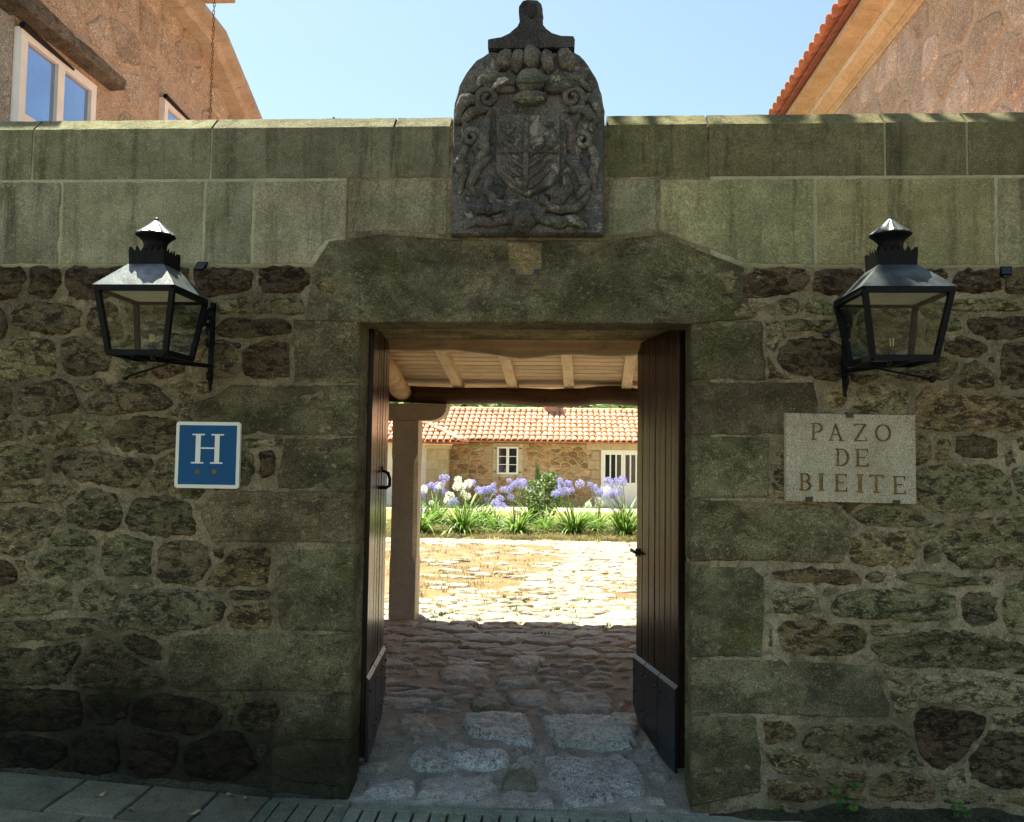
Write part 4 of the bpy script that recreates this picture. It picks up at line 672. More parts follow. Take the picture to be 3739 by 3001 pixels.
FP = lambda a, b, h: (a, -.022-h, b+(a-1.33)*-.002)
px = lambda u: 1.040+(u-325)*.000591
pz = lambda v: 1.820-(v-58)*.000588
stone([(1.040, 1.417), (1.621, 1.414), (1.621, 1.819), (1.040, 1.821)], FP, .024, .012, .0001, .06, .0, 0, .003, (.8, .5)).obj('slab', M['plaque'], plq, False, (1, 1, 1))
for ch, a, b, c, d in [('P', 515, 605, 132, 265), ('A', 648, 765, 135, 268), ('Z', 838, 938, 135, 270), ('O', 1003, 1117, 138, 268), ('D', 698, 803, 330, 463), ('E', 845, 950, 330, 465), ('B', 425, 512, 523, 658), ('I', 563, 616, 523, 658),
                       ('E', 688, 788, 525, 660), ('I', 852, 912, 525, 664), ('T', 955, 1055, 527, 665), ('E', 1125, 1227, 533, 672)]:
    letter_obj(ch, px(a), px(b), pz(d), pz(c), FP, .0240, .0285, M['gold'], plq)
for u, v0, v1 in ((783, 55, 88), (472, 705, 742), (1128, 718, 752)):
    MB().fbox(FP, px(u), px(u+50), pz(v1), pz(v0), -.02, .031).obj('clip', M['black'], plq)

sign = thing('hotel_sign', 'square blue hotel sign with white letter H and two dull stars', 'sign', (-1.667, -.03, 1.433))
FH = lambda a, b, h: (a, -.024-h, b)
def rrect(x0, x1, z0, z1, r, n=5):
    o = []
    for cx, cz, a0 in ((x1-r, z1-r, 0), (x0+r, z1-r, 90), (x0+r, z0+r, 180), (x1-r, z0+r, 270)):
        o += [(cx+r*math.cos(R(a0+90*k/n)), cz+r*math.sin(R(a0+90*k/n))) for k in range(n+1)]
    return o
MB().prism(rrect(-1.824, -1.511, 1.433, 1.749, .014), FH, -.014, .004).obj('plate', M['white'], sign)
MB().prism(rrect(-1.8075, -1.5275, 1.4505, 1.7325, .003), FH, .0041, .0052).obj('blue_panel', M['blue'], sign)
hx = lambda u: -1.824+(u-395)*.000484
hz = lambda v: 1.749-(v-157)*.000480
mb = MB()
for i, (a, b, c, d) in enumerate([(598, 648, 285, 562), (790, 838, 285, 562), (563, 687, 277, 291), (755, 880, 277, 291), (556, 682, 557, 571), (748, 873, 557, 571), (640, 800, 411, 425)]):
    mb.fbox(FH, hx(a), hx(b), hz(d), hz(c), .0053, .0060+.0001*i)
mb.obj('letter', M['white'], sign)
for u in (622, 793):
    st = []
    for k in range(24):
        q = 2*math.pi*k/24; r_ = .0165 if k % 2 == 0 else .0095; st.append((hx(u)+r_*math.cos(q), hz(650)+r_*math.sin(q)))
    MB().prism(st, FH, .0053, .0062).obj('star', M['star'], sign)

# ------------------------------------------------------------------ wall lanterns
def lantern(ax, bx, s, labels, htop, stay, cable, sh=(1, 1, 1)):
    ay = -.375; T = thing('wall_lantern', labels, 'lantern', (bx, 0, 1.94), 'lanterns beside the doorway')
    zt, zb, ht, hbm = 2.290, 2.022, htop, .124
    br = MB(); br.box(bx-.011, bx+.011, -.026, -.008, 1.985, 2.325); br.add(*(lambda m: (m.v, m.f))(MB().prism([(bx-.011, 1.985), (bx+.011, 1.985), (bx+.004, 1.90), (bx-.004, 1.90)], FW, .008, .026)))
    br.tube([(bx, -.015, 2.018), (bx+(ax-bx)*.5, ay*.5, 2.012), (ax, ay, 2.008), (ax+(ax-bx)*.25, ay*1.3, 2.012)], .011, 6)
    br.tube([(bx+s*.0, -.03+-.02*math.cos(q*.5)-.03, 2.16+.0+.055*math.sin(q*.5)) for q in range(0, 13)], .007, 6)
    pts = [(bx, -.03-.045*(1-k/18)*math.sin(k*.55)-.035, 2.235+.045*(1-k/18)*math.cos(k*.55)) for k in range(16)]
    br.tube(pts, .008, 6); br.tube([(bx, -.02, 2.30), (bx, -.06, 2.285), (bx, -.075, 2.26)], .008, 6); br.tube([(bx, -.02, 1.95), (bx+.0, -.05, 1.955), (bx, -.055, 1.98), (bx, -.03, 1.99)], .008, 6)
    br.obj('bracket', M['iron'], T)
    st = MB().tube([(ax+(bx-ax)*.3, ay*.7, 2.006), stay], .005, 6); st.blob((stay[0], stay[1]-.006, stay[2]), (.018, .008, .018), 10, 6, 0); st.obj('stay_rod', M['iron'], T)
    cb = MB().tube([(bx, -.02, cable[2]+.02), ((bx+cable[0])/2, -.035, cable[2]+.024), (cable[0], -.012, cable[2])], .004, 6); cb.blob((cable[0], -.012, cable[2]), (.018, .014, .015), 10, 6, 0); cb.obj('cable', M['black'], T, True)
    # frame: four sloping corner bars, top and bottom rings
    c = [(-1, -1), (1, -1), (1, 1), (-1, 1)]; f = MB()
    def bar(p, q, w_=.011):
        p, q = Vector(p), Vector(q); d = (q-p).normalized(); a = d.cross(Vector((0, 0, 1)) if abs(d.z) < .7 else Vector((0, 1, 0))).normalized(); b = d.cross(a); vs = []
        for e in (p, q): vs += [e+a*w_+b*w_, e-a*w_+b*w_, e-a*w_-b*w_, e+a*w_-b*w_]
        f.add(vs, [(0, 1, 2, 3), (7, 6, 5, 4)]+[(k, k+4, (k+1) % 4+4, (k+1) % 4) for k in range(4)])
    for i in range(4):
        a, b = c[i], c[(i+1) % 4]
        bar((ax+a[0]*ht, ay+a[1]*ht, zt), (ax+a[0]*hbm, ay+a[1]*hbm, zb), .0105)
        k = .0112
        bar((ax+a[0]*(ht-.0), ay+a[1]*ht, zt), (ax+b[0]*ht, ay+b[1]*ht, zt), k); bar((ax+a[0]*hbm, ay+a[1]*hbm, zb), (ax+b[0]*hbm, ay+b[1]*hbm, zb), k+.0004)
    f.obj('frame', M['iron'], T)
    for i in range(4):
        a, b = c[i], c[(i+1) % 4]; t0, t1 = ht-.004, hbm-.004; nx_, ny_ = (a[0]+b[0])/2*.003, (a[1]+b[1])/2*.003
        q = [(ax+a[0]*t0, ay+a[1]*t0, zt-.008), (ax+b[0]*t0, ay+b[1]*t0, zt-.008), (ax+b[0]*t1, ay+b[1]*t1, zb+.008), (ax+a[0]*t1, ay+a[1]*t1, zb+.008)]
        vs = q+[(x-nx_, y-ny_, z) for x, y, z in q]
        MB().add(vs, [(0, 1, 2, 3), (7, 6, 5, 4)]+[(k, k+4, (k+1) % 4+4, (k+1) % 4) for k in range(4)]).obj('pane', M['glass'], T)
    MB().box(ax-hbm+.012, ax+hbm-.012, ay-hbm+.012, ay+hbm-.012, zb-.004, zb+.001).obj('pane', M['glass'], T)
    # roof, a lined hip
    def hip(h0, z0, h1, z1, mb=None):
        mb = mb or MB(); vs = [(ax+x*h0, ay+y*h0, z0) for x, y in c]+[(ax+x*h1, ay+y*h1, z1) for x, y in c]
        return mb.add(vs, [(0, 1, 5, 4), (1, 2, 6, 5), (2, 3, 7, 6), (3, 0, 4, 7), (0, 3, 2, 1), (4, 5, 6, 7)])
    hip(ht+.014, zt+.012, .079, 2.412).obj('roof', M['zinc'], T, False)
    hip(ht-.012, zt+.0005, ht-.02, zt+.0115).obj('lining', M['lining'], T)
    cr = MB(); hc = .076
    for i in range(4):
        a, b = c[i], c[(i+1) % 4]; n = 6
        for k in range(n):
            t0, t1 = k/n, (k+1)/n
            P = lambda t, z, e=0: (ax+(a[0]+(b[0]-a[0])*t)*(hc+e), ay+(a[1]+(b[1]-a[1])*t)*(hc+e), z)
            tp = 2.490+.004*math.sin(k*2.3+i)
            cr.add([P(t0, 2.405), P(t1, 2.405), P(t1, 2.468, .003), P((t0+t1)/2, tp, .006), P(t0, 2.468, .003)], [(0, 1, 2, 3, 4)])
            cr.add([P(t0, 2.405, -.003), P(t1, 2.405, -.003), P(t1, 2.468, 0), P((t0+t1)/2, tp, .004), P(t0, 2.468, 0)], [(4, 3, 2, 1, 0)])
            sl_ = P((t0+t1)/2-.03, 2.428, .0012); s2 = P((t0+t1)/2+.03, 2.428, .0012)
    cr.obj('crown', M['iron'], T, fix=False)
    MB().lathe([(.049, 2.408), (.049, 2.515), (.056, 2.53), (.077, 2.549), (.083, 2.552), (.082, 2.556)], (ax, ay, 0), 20).obj('chimney', M['iron'], T, True)
    MB().lathe([(.084, 2.554), (.085, 2.558), (.045, 2.590), (.010, 2.624), (.009, 2.634), (.004, 2.637)], (ax, ay, 0), 28, wob=lambda j, k: (.035*math.cos(k*math.pi) if j in (1, 2) else 0)).obj('cap', M['zinc'], T, False)
    MB().lathe([(.018, 2.004), (.018, 2.05), (.015, 2.068), (.012, 2.07)], (ax, ay, 0), 14).obj('socket', M['black'], T, True)
    bl = MB().lathe([(.010, 2.068), (.014, 2.078), (.026, 2.098), (.029, 2.112), (.024, 2.128), (.012, 2.138), (.001, 2.140)], (ax, ay, 0), 18).obj('bulb', M['bulbglass'], T, True)
    fl = MB()
    for k in range(4): q = k*math.pi/2+.4; fl.tube([(ax+.007*math.cos(q), ay+.007*math.sin(q), 2.086), (ax+.009*math.cos(q), ay+.009*math.sin(q), 2.118)], .0020, 6)
    fl.obj('filament', M['filament'], bl)
    return T
lantern(-1.785, -1.670, -1, 'black iron wall lantern above the blue hotel sign', .163, (-2.097, 0, 1.964), (-1.545, 0, 2.119))
lantern(1.388, 1.316, 1, 'black iron wall lantern above the engraved granite name plaque', .170, (1.712, 0, 1.986), (1.235, 0, 2.186))
# small solar lamps under the ashlar
def solar(x, z, label):
    T = thing('solar_lamp', label, 'lamp', (x, 0, z), 'solar lamps on the wall')
    MB().box(x-.012, x+.012, -.02, .02, z-.03, z-.01).obj('mount', M['black'], T)
    vs = [(x-.030, -.025, z-.022), (x+.022, -.025, z-.022), (x+.034, -.005, z+.022), (x-.016, -.005, z+.022)]
    vs2 = [(a, b+.012, c-.004) for a, b, c in vs]
    MB().add(vs+vs2, [(0, 1, 2, 3), (7, 6, 5, 4)]+[(k, k+4, (k+1) % 4+4, (k+1) % 4) for k in range(4)]).obj('housing', M['iron'], T)
    cx, cz = x+.0025, z; q = [(cx+(a-cx)*.8, b-.002, cz+(c-cz)*.8) for a, b, c in vs]; q2 = [(a, b+.0015, c) for a, b, c in q]
    MB().add(q+q2, [(0, 1, 2, 3), (7, 6, 5, 4)]+[(k, k+4, (k+1) % 4+4, (k+1) % 4) for k in range(4)]).obj('solar_panel', M['black'], T)
solar(-1.742, 2.506, 'small square solar lamp on the wall near the hotel sign lantern')
solar(2.045, 2.488, 'small square solar lamp at the right edge beyond the plaque lantern')

# ------------------------------------------------------------------ door leaves
def leaf(P0, P1, n_sign, label, right):
    P0, P1 = Vector((P0[0], P0[1], 0)), Vector((P1[0], P1[1], 0)); w_ = (P1-P0).length; d = (P1-P0)/w_; n = Vector((-d.y, d.x, 0))*n_sign
    F = lambda a, b, h: tuple(P0+d*a+n*h+Vector((0, 0, b)))
    T = thing('door_leaf', label, 'door', (P0.x, P0.y, .1), 'leaves of the open gate')
    edges = [0, .105, .19, .275, .35, .445, .555, w_] if right else [0, .12, .235, .33, .43, .54, w_]
    botz = lambda a: .10+.05*sm(.1, .5, a)+.11*sm(.52, .70, a)
    for i in range(len(edges)-1):
        a0, a1 = edges[i]+.003, edges[i+1]-.003; zt = 2.258; ch = .004; jo = random.uniform(0, .004); zs = [botz(a0)+.02, .5, .9, 1.3, 1.7, 2.0, zt]; vs = []
        for z in zs:
            e = .0025*nv(a0, z, i, 2.5); e2 = .0025*nv(a1, z, i+9, 2.5)
            vs += [F(a0+e, z, -.045), F(a0+e, z, -ch-jo), F(a0+ch+e, z, -jo), F(a1-ch+e2, z, -jo), F(a1+e2, z, -ch-jo), F(a1+e2, z, -.045)]
        fs = [(6*k+j, 6*k+6+j, 6*k+6+(j+1) % 6, 6*k+(j+1) % 6) for k in range(len(zs)-1) for j in range(6)]+[tuple(range(5, -1, -1)), tuple(range(6*len(zs)-6, 6*len(zs)))]
        MB().add(vs, fs).obj('plank', M['door'], T, False, var((1, 1, 1), .25))
    cuts = [0.0, w_*.37, w_*.70, w_]
    for i in range(3):
        a0, a1 = cuts[i]+(.004 if i else -.004), cuts[i+1]-.004; K = 8
        top = .512; aa = [a0+(a1-a0)*k/K for k in range(K+1)]
        poly = [(a, botz(a)) for a in aa]+[(a1, top-.018), (a0, top-.018)]
        mb = MB().prism(poly, F, .0005, .016)
        mb.add([F(a0, top-.0178, .016), F(a1, top-.0178, .016), F(a1, top, .0005), F(a0, top, .0005), F(a0, top-.0178, .0005), F(a1, top-.0178, .0005)], [(0, 1, 2, 3), (0, 3, 4), (1, 5, 2), (4, 5, 1, 0), (4, 3, 2, 5)])
        kp = mb.obj('kick_plate', M['kick'], T)
        for a in (a0+.03, a1-.03):
            for z in (top-.075, botz(a)+.10):
                c = F(a, z, .016); b_ = MB().blob(c, (.010, .010, .010), 10, 6, 0); b_.obj('bolt', M['kick'], kp, True)
    if not right:
        h = MB(); hx_ = w_*.62; h.tube([F(hx_, 1.515, 0), F(hx_, 1.513, .018), F(hx_+.006, 1.505, .034), F(hx_+.014, 1.47, .044), F(hx_+.02, 1.435, .042), F(hx_+.012, 1.424, .026), F(hx_+.006, 1.425, .0)], [.007, .008, .009, .009, .010, .010, .011], 8)
        h.tube([F(hx_-.0, 1.54, .003), F(hx_-.008, 1.52, .005)], .005, 6); h.obj('handle', M['iron'], T, True)
    else:
        h = MB(); h.tube([F(w_-.09, 1.075, .012), F(w_-.02, 1.078, .014), F(w_+.05, 1.082, .012)], [.007, .009, .010], 8); h.tube([F(w_-.03, 1.055, .008), F(w_-.03, 1.10, .008)], .006, 6); h.obj('latch', M['iron'], T, True)
    return T
leaf((-.930, .205), (-.988, .885), -1, 'dark plank door leaf with a pull handle, left of the passage', False)
leaf((.590, .205), (.447, .850), 1, 'dark plank door leaf with an iron latch, right of the passage', True)

# ------------------------------------------------------------------ entrance paving
FF = lambda a, b, h: (a, b, zf(a, b)+h)
rng = random.Random(8); fcov = []
FT = {'w': ('flagw', (1, 1, 1), .032), 'g': ('flag', (1.0, 1.0, .98), .028), 'm': ('flag', (.52, .51, .40), .035), 'p': ('flag', (.92, .87, .83), .012)}
for t, poly in FLOOR:
    fcov.append(poly); m_, tn, pr = FT[t]
    stone(poly, FF, pr, .05, .014, .02, .018, 1, .03, (.78, .55, .3, .12), 15).obj('flagstone', M[m_], entry, False, var(tn, .08, rng))
fill_ = rubble(-1.9, 1.6, .12, 4.1, .245, 1.5, .016, rng, fcov, .5)
fill_ += rubble(-1.2, .8, .04, 2.9, .12, 1.4, .009, rng, fcov+fill_, .5)
for p in fill_:
    c = centroid(p)
    if c[1] < .8 and (c[0] < -.9 or c[0] > .58): continue
    stone(p, FF, rng.uniform(.012, .028), .04, .010, .03, .016, 1, .03, (.65, .35), 14).obj('flagstone', M['flag'], entry, False, var(rng.choice([(.88, .84, .80), (.95, .91, .88), (.80, .76, .73), (1.0, .98, .98)]), .1, rng))

# courtyard: pale cobbles, dense by the porch, along a path and before the bed, scattered elsewhere
def dens(x, y):
    pathx = -.55+(y-4.5)*.16
    d = max(1-abs(x-pathx-.55)/(.55+.10*(y-4)), 0)*2.2
    d = max(d, 1.2*(1-sm(4.5, 5.3, y)), 1.2*sm(10.2, 10.8, y))
    return min(1, max(d, .16))
cob = rubble(-3.6, 3.6, 4.12, 8.0, .20, 1.5, .022, rng, (), keep=lambda a, b: rng.random() < dens(a, b))
far = rubble(-4.2, 4.2, 8.0, 11.4, .22, 1.6, .03, rng, (), keep=lambda a, b: rng.random() < dens(a, b))
alls = [(p, rng.choice([(.90, .86, .79), (.78, .74, .67), (1.0, .97, .92)])) for p in cob+far]
alls.sort(key=lambda t: centroid(t[0])[1]); rest = MB()
inview = [t for t in alls if -2.6 < centroid(t[0])[0] < 1.9]; out = [t for t in alls if not (-2.6 < centroid(t[0])[0] < 1.9)]
for i, (p, tn) in enumerate(inview):
    if i < 290: stone(p, FF, rng.uniform(.010, .03), .05, .006, .07, .012, 1, .035, (.5,), 10).obj('cobble', M['flag'], court, False, tn)
    else: stone(p, FF, rng.uniform(.010, .025), .04, .004, .14, .012, 1, .035, (), 8, mb=rest)
for p, tn in out: stone(p, FF, rng.uniform(.010, .025), .04, .004, .14, .012, 1, .035, (), 8, mb=rest)
o = rest.obj('cobbles', M['flag'], court, False, (.9, .86, .79)); o['kind'] = 'stuff'

# grass: green tufts between the cobbles, dry blades in the bed
def blades(name, spots, mat, parent, h=(.03, .09), n=9, spread=.05, wd=.004):
    mb = MB()
    for x, y in spots:
        for k in range(n):
            a = rng.uniform(0, 6.28); r_ = rng.uniform(0, spread); bx_, by_ = x+r_*math.cos(a), y+r_*math.sin(a); H = rng.uniform(*h); q = rng.uniform(0, 6.28); l = rng.uniform(.2, .9)*H
            z = zf(bx_, by_)+.0; dx, dy = math.cos(q), math.sin(q); px_, py_ = -dy*wd, dx*wd
            mb.add([(bx_-px_, by_-py_, z), (bx_+px_, by_+py_, z), (bx_+dx*l*.4+px_*.7, by_+dy*l*.4+py_*.7, z+H*.7), (bx_+dx*l*.4-px_*.7, by_+dy*l*.4-py_*.7, z+H*.7), (bx_+dx*l, by_+dy*l, z+H)], [(0, 1, 2, 3), (3, 2, 4)])
    o = mb.obj(name, mat, parent, fix=False); o['kind'] = 'stuff'
    if parent is None: tag(o, 'grass', None)
    return o
sp = [(rng.uniform(-3, 2.4), 4.0+7.2*rng.random()**1.3) for _ in range(900)]
o = blades('grass', [s for s in sp if rng.random() > dens(*s)*.8], M['grass'], None, (.02, .06), 8, .09, .004); tag(o, 'dry yellow grass growing between the courtyard cobbles', 'grass')
o = blades('grass', [(rng.uniform(-1.2, .5), rng.uniform(3.1, 5.0)) for _ in range(40)]+[(-1.15+rng.uniform(-.1, .1), 3.95+rng.uniform(-.15, .1)) for _ in range(10)], M['weed'], None, (.02, .05), 10, .05, .005); tag(o, 'small green tufts in the paving joints by the porch edge', 'grass')
o = blades('grass', [(rng.uniform(-4, 3.2), 11.45+4.5*rng.random()**1.5) for _ in range(2600)], M['grass'], None, (.03, .11), 9, .12, .006); tag(o, 'parched yellow lawn grass around the flower clumps', 'grass')

# ------------------------------------------------------------------ porch
colm = thing('stone_column', 'square chamfered granite porch column with bracket capital', 'column', (-1.395, 3.74, .1))
def ringz(x0, x1, y0, y1, c, z): return [(x0+c, y0, z), (x1-c, y0, z), (x1, y0+c, z), (x1, y1-c, z), (x1-c, y1, z), (x0+c, y1, z), (x0, y1-c, z), (x0, y0+c, z)]
lv = [(.06, .003), (.62, .003), (.70, .035), (1.55, .035), (1.62, .003), (1.922, .003)]
vs = [p for z, c in lv for p in ringz(-1.515, -1.275, 3.62, 3.86, c, z)]
MB().add(vs, [(8*k+j, 8*k+(j+1) % 8, 8*k+8+(j+1) % 8, 8*k+8+j) for k in range(len(lv)-1) for j in range(8)]+[tuple(range(7, -1, -1)), tuple(range(8*len(lv)-8, 8*len(lv)))]).obj('shaft', M['colstone'], colm, False, (1, 1, 1))
cav = [(-1.025-.145*(1-math.cos(R(q))), 1.928+.112*(1-math.sin(R(q)))) for q in range(0, 91, 9)]
cap_ = [(-1.02, 2.078), (-1.02, 2.045)]+cav[:-1]+[(-1.17, 1.926), (-1.62, 1.926), (-1.76, 2.04), (-1.77, 2.078)]
MB().prism(cap_, lambda a, b, h: (a, 3.74-h, b), -.125, .125).obj('capital', M['colstone'], colm, False, (1.02, 1.02, 1.0))

porch = thing('porch_roof', 'timber lean-to porch roof with pale boards, rafters and log beams', 'roof', (0, .76, 2.2))
SL = .23; zc = lambda y: 2.292+SL*(3.7-y)
bw = .098; y = .80; k = 0
while y < 4.28:
    jj = random.uniform(-.0015, .0015); y1 = y+bw-.010
    MB().add([(-3.28, y, zc(y)+jj), (3.48, y, zc(y)+jj), (3.48, y1, zc(y1)+jj), (-3.28, y1, zc(y1)+jj), (-3.28, y, zc(y)+.02+jj), (3.48, y, zc(y)+.02+jj), (3.48, y1, zc(y1)+.02+jj), (-3.28, y1, zc(y1)+.02+jj)],
             [(0, 3, 2, 1), (4, 5, 6, 7), (0, 1, 5, 4), (1, 2, 6, 5), (2, 3, 7, 6), (3, 0, 4, 7)]).obj('ceiling_board', M['pinewood'], porch, False, var((1, 1, 1), .12))
    y += bw; k += 1
MB().add([(-3.29, .78, zc(.78)+.021), (3.49, .78, zc(.78)+.021), (3.49, 4.30, zc(4.3)+.021), (-3.29, 4.30, zc(4.3)+.021), (-3.29, .78, zc(.78)+.07), (3.49, .78, zc(.78)+.07), (3.49, 4.30, zc(4.3)+.07), (-3.29, 4.30, zc(4.3)+.07)],
         [(0, 3, 2, 1), (4, 5, 6, 7), (0, 1, 5, 4), (1, 2, 6, 5), (2, 3, 7, 6), (3, 0, 4, 7)]).obj('roof_deck', M['tile'], porch, False, (.8, .8, .8))
for x in (-2.9, -2.4, -1.9, -.923, -.417, .098, .618, 1.13, 1.65, 2.2, 2.75, 3.2):
    vs = []
    for yy in (.82, 1.8, 2.8, 3.84):
        xo = x-.045*(3.7-yy)*.9; wob = .004*nv(x, yy, 3, 2); hw = .045
        vs += [(xo-hw+wob, yy, zc(yy)-.062), (xo+hw+wob, yy, zc(yy)-.062+wob), (xo+hw, yy, zc(yy)-.0005), (xo-hw, yy, zc(yy)-.0005)]
    MB().add(vs, [(4*q+j, 4*q+(j+1) % 4, 4*q+4+(j+1) % 4, 4*q+4+j) for q in range(3) for j in range(4)]+[(3, 2, 1, 0), (12, 13, 14, 15)]).obj('rafter', M['rafter'], porch, False, var((1, 1, 1), .08))
def log(pts, rad, mat, name, tone=(1, 1, 1), seg=14, amp=.10):
    n = 26; P = []; Rr = []
    for i in range(n+1):
        t = i/n*(len(pts)-1); k = min(int(t), len(pts)-2); u = t-k; p = Vector(pts[k]).lerp(Vector(pts[k+1]), u); r_ = rad[k]+(rad[k+1]-rad[k])*u
        P.append(p+Vector((0, .01*nv(i, 1, 2, .35), .022*nv(i, 5, 7, .30)))); Rr.append(r_*(1+amp*nv(i, 3, 3, .45)))
    return MB().tube(P, Rr, seg).obj(name, mat, porch, True, tone)
log([(-1.75, 3.74, 2.172), (-.6, 3.74, 2.175), (-.1, 3.74, 2.150), (.35, 3.74, 2.190), (.75, 3.74, 2.175), (2.0, 3.74, 2.16), (3.4, 3.74, 2.16)], [.078, .078, .082, .088, .08, .08, .08], M['darklog'], 'log_beam', (1, 1, 1))
log([(-1.2, .885, 2.318), (-.6, .885, 2.315), (-.25, .885, 2.297), (.1, .885, 2.31), (.5, .885, 2.307), (1.0, .885, 2.31)], [.095, .095, .115, .105, .105, .1], M['log'], 'inner_lintel_log', (1.15, 1.12, 1.08), 14, .08)
log([(-1.43, 3.66, 2.175), (-1.44, 2.6, 2.40), (-1.48, .80, 2.82)], [.085, .09, .095], M['log'], 'log_rafter', (1.25, 1.2, 1.1))
log([(2.6, 3.66, 2.175), (2.6, .80, 2.82)], [.085, .095], M['log'], 'log_rafter', (1.25, 1.2, 1.1))

# ------------------------------------------------------------------ house across the courtyard
HY = 25.0
tile_me = {}
def tile_mesh(name, r0, r1, L, seg=8, th=.012, mat=None):
    vs = []
    for y_, r_ in ((0, r0), (L, r1)):
        for rr in (r_, r_-th):
            for k in range(seg+1): q = math.pi*k/seg; vs.append((rr*math.cos(q), y_, rr*math.sin(q)*.85))
    n = seg+1; fs = []
    for k in range(seg):
        fs += [(k, k+1, 2*n+k+1, 2*n+k), (n+k+1, n+k, 3*n+k, 3*n+k+1), (k+1, k, n+k, n+k+1), (2*n+k, 2*n+k+1, 3*n+k+1, 3*n+k)]
    fs += [(0, 2*n, 3*n, n), (seg, n+seg, 3*n+seg, 2*n+seg)]
    me = MB().add(vs, fs).mesh(name, mat or M['tile'], True); return me
house = thing('stone_house', 'low stone house with terracotta roof across the courtyard', 'house', (0, HY, -.05))
FHs = lambda a, b, h: (a, HY-h, b)
rough_panel(FHs, -9, 9, -.3, 2.13, -3.0, .0, .09, .012, 4).obj('wall', M['hmortar'], house, True)
wx0, wx1, wz0, wz1 = -2.11, -1.37, 1.01, 1.97; dx0, dx1, dz1 = 1.50, 3.02, 1.90
ex = [[(wx0-.16, wz0-.12), (wx1+.16, wz0-.12), (wx1+.16, wz1+.14), (wx0-.16, wz1+.14)], [(dx0-.06, -.4), (dx1+.1, -.4), (dx1+.1, 2.2), (dx0-.06, 2.2)], [(dx0-.5, 1.88), (dx1+.6, 1.88), (dx1+.6, 2.2), (dx0-.5, 2.2)]]
hp = rubble(-4.4, 3.4, -.1, 2.12, .215, 1.55, .016, rng, ex, .5)
for p in hp: stone(p, FHs, rng.uniform(.01, .03), .03, .012, .1, .02, 1, .03, (.5,), 8).obj('stone', M['hrubble'], house, False, var(rng.choice([(1.1, 1.1, 1.1), (.92, .84, .76), (1.3, 1.25, 1.2), (1.15, 1.0, .84), (.78, .66, .56)]), .12, rng))
mb = MB()
for p in rubble(-8.9, -4.45, -.1, 2.12, .3, 1.3, .03, rng)+rubble(3.45, 8.9, -.1, 2.12, .3, 1.3, .03, rng): stone(p, FHs, .02, .03, .01, .14, .02, 1, .03, (), 8, mb=mb)
o = mb.obj('stones', M['hrubble'], house); o['kind'] = 'stuff'
for a0, a1, b0, b1 in ((wx0-.15, wx0, wz0-.1, wz1+.12), (wx1, wx1+.15, wz0-.1, wz1+.12), (wx0, wx1, wz1, wz1+.12), (wx0, wx1, wz0-.1, wz0)):
    MB().fbox(FHs, a0+.004, a1-.004, b0+.004, b1-.004, -.05, .035).obj('window_surround', M['hdress'], house, False, var((1, 1, 1), .06))
MB().fbox(FHs, dx0-.5, dx1+.6, 1.905, 2.125, -.05, .04).obj('door_lintel', M['hdress'], house, False, (1, .98, .92))
for k_ in range(6): stone(rect(1.02+.12*(k_ % 2), 1.455, -.1+.33*k_, .23+.33*k_), FHs, .034, .03, .006, .1, .01, 0, .025, (.5,), 8).obj('quoin_block', M['hdress'], house, False, var((.82, .76, .68), .12, rng))
win = MB(); 
for a0, a1, b0, b1 in ((wx0, wx0+.06, wz0, wz1), (wx1-.06, wx1, wz0, wz1), (wx0+.06, wx1-.06, wz0, wz0+.06), (wx0+.06, wx1-.06, wz1-.06, wz1), ((wx0+wx1)/2-.05, (wx0+wx1)/2+.05, wz0+.06, wz1-.06)): win.fbox(FHs, a0, a1, b0, b1, .0, .075)
wo_ = win.obj('window', M['whitewood'], house)
for s in (0, 1):
    a0 = wx0+.06 if s == 0 else (wx0+wx1)/2+.05; a1 = (wx0+wx1)/2-.05 if s == 0 else wx1-.06
    for k in range(3):
        b0 = wz0+.06+(wz1-wz0-.12)*k/3; b1 = wz0+.06+(wz1-wz0-.12)*(k+1)/3
        MB().fbox(FHs, a0, a1, b0+.012, b1-.012, .02, .045).obj('pane', M['pane'], wo_)
        if k: MB().fbox(FHs, a0, a1, b0-.0118, b0+.0118, .018, .066).obj('glazing_bar', M['whitewood'], wo_)
for a in (wx0-.07, wx1+.07):
    for z in (wz0+.08, wz1-.06): MB().fbox(FHs, a-.05, a+.05, z-.012, z+.012, .036, .06).obj('hinge', M['iron'], wo_)
for a in (wx0+.1, wx1-.1): MB().fbox(FHs, a-.006, a+.006, wz0-.24, wz0-.0, .036, .05).obj('holdback', M['iron'], wo_)
dr = MB().fbox(FHs, dx0, dx0+.07, -.07, dz1, .0, .05).fbox(FHs, dx1-.07, dx1, -.07, dz1, 0, .05).fbox(FHs, dx0+.07, dx1-.07, dz1-.07, dz1, 0, .05).obj('door', M['whitewood'], house)
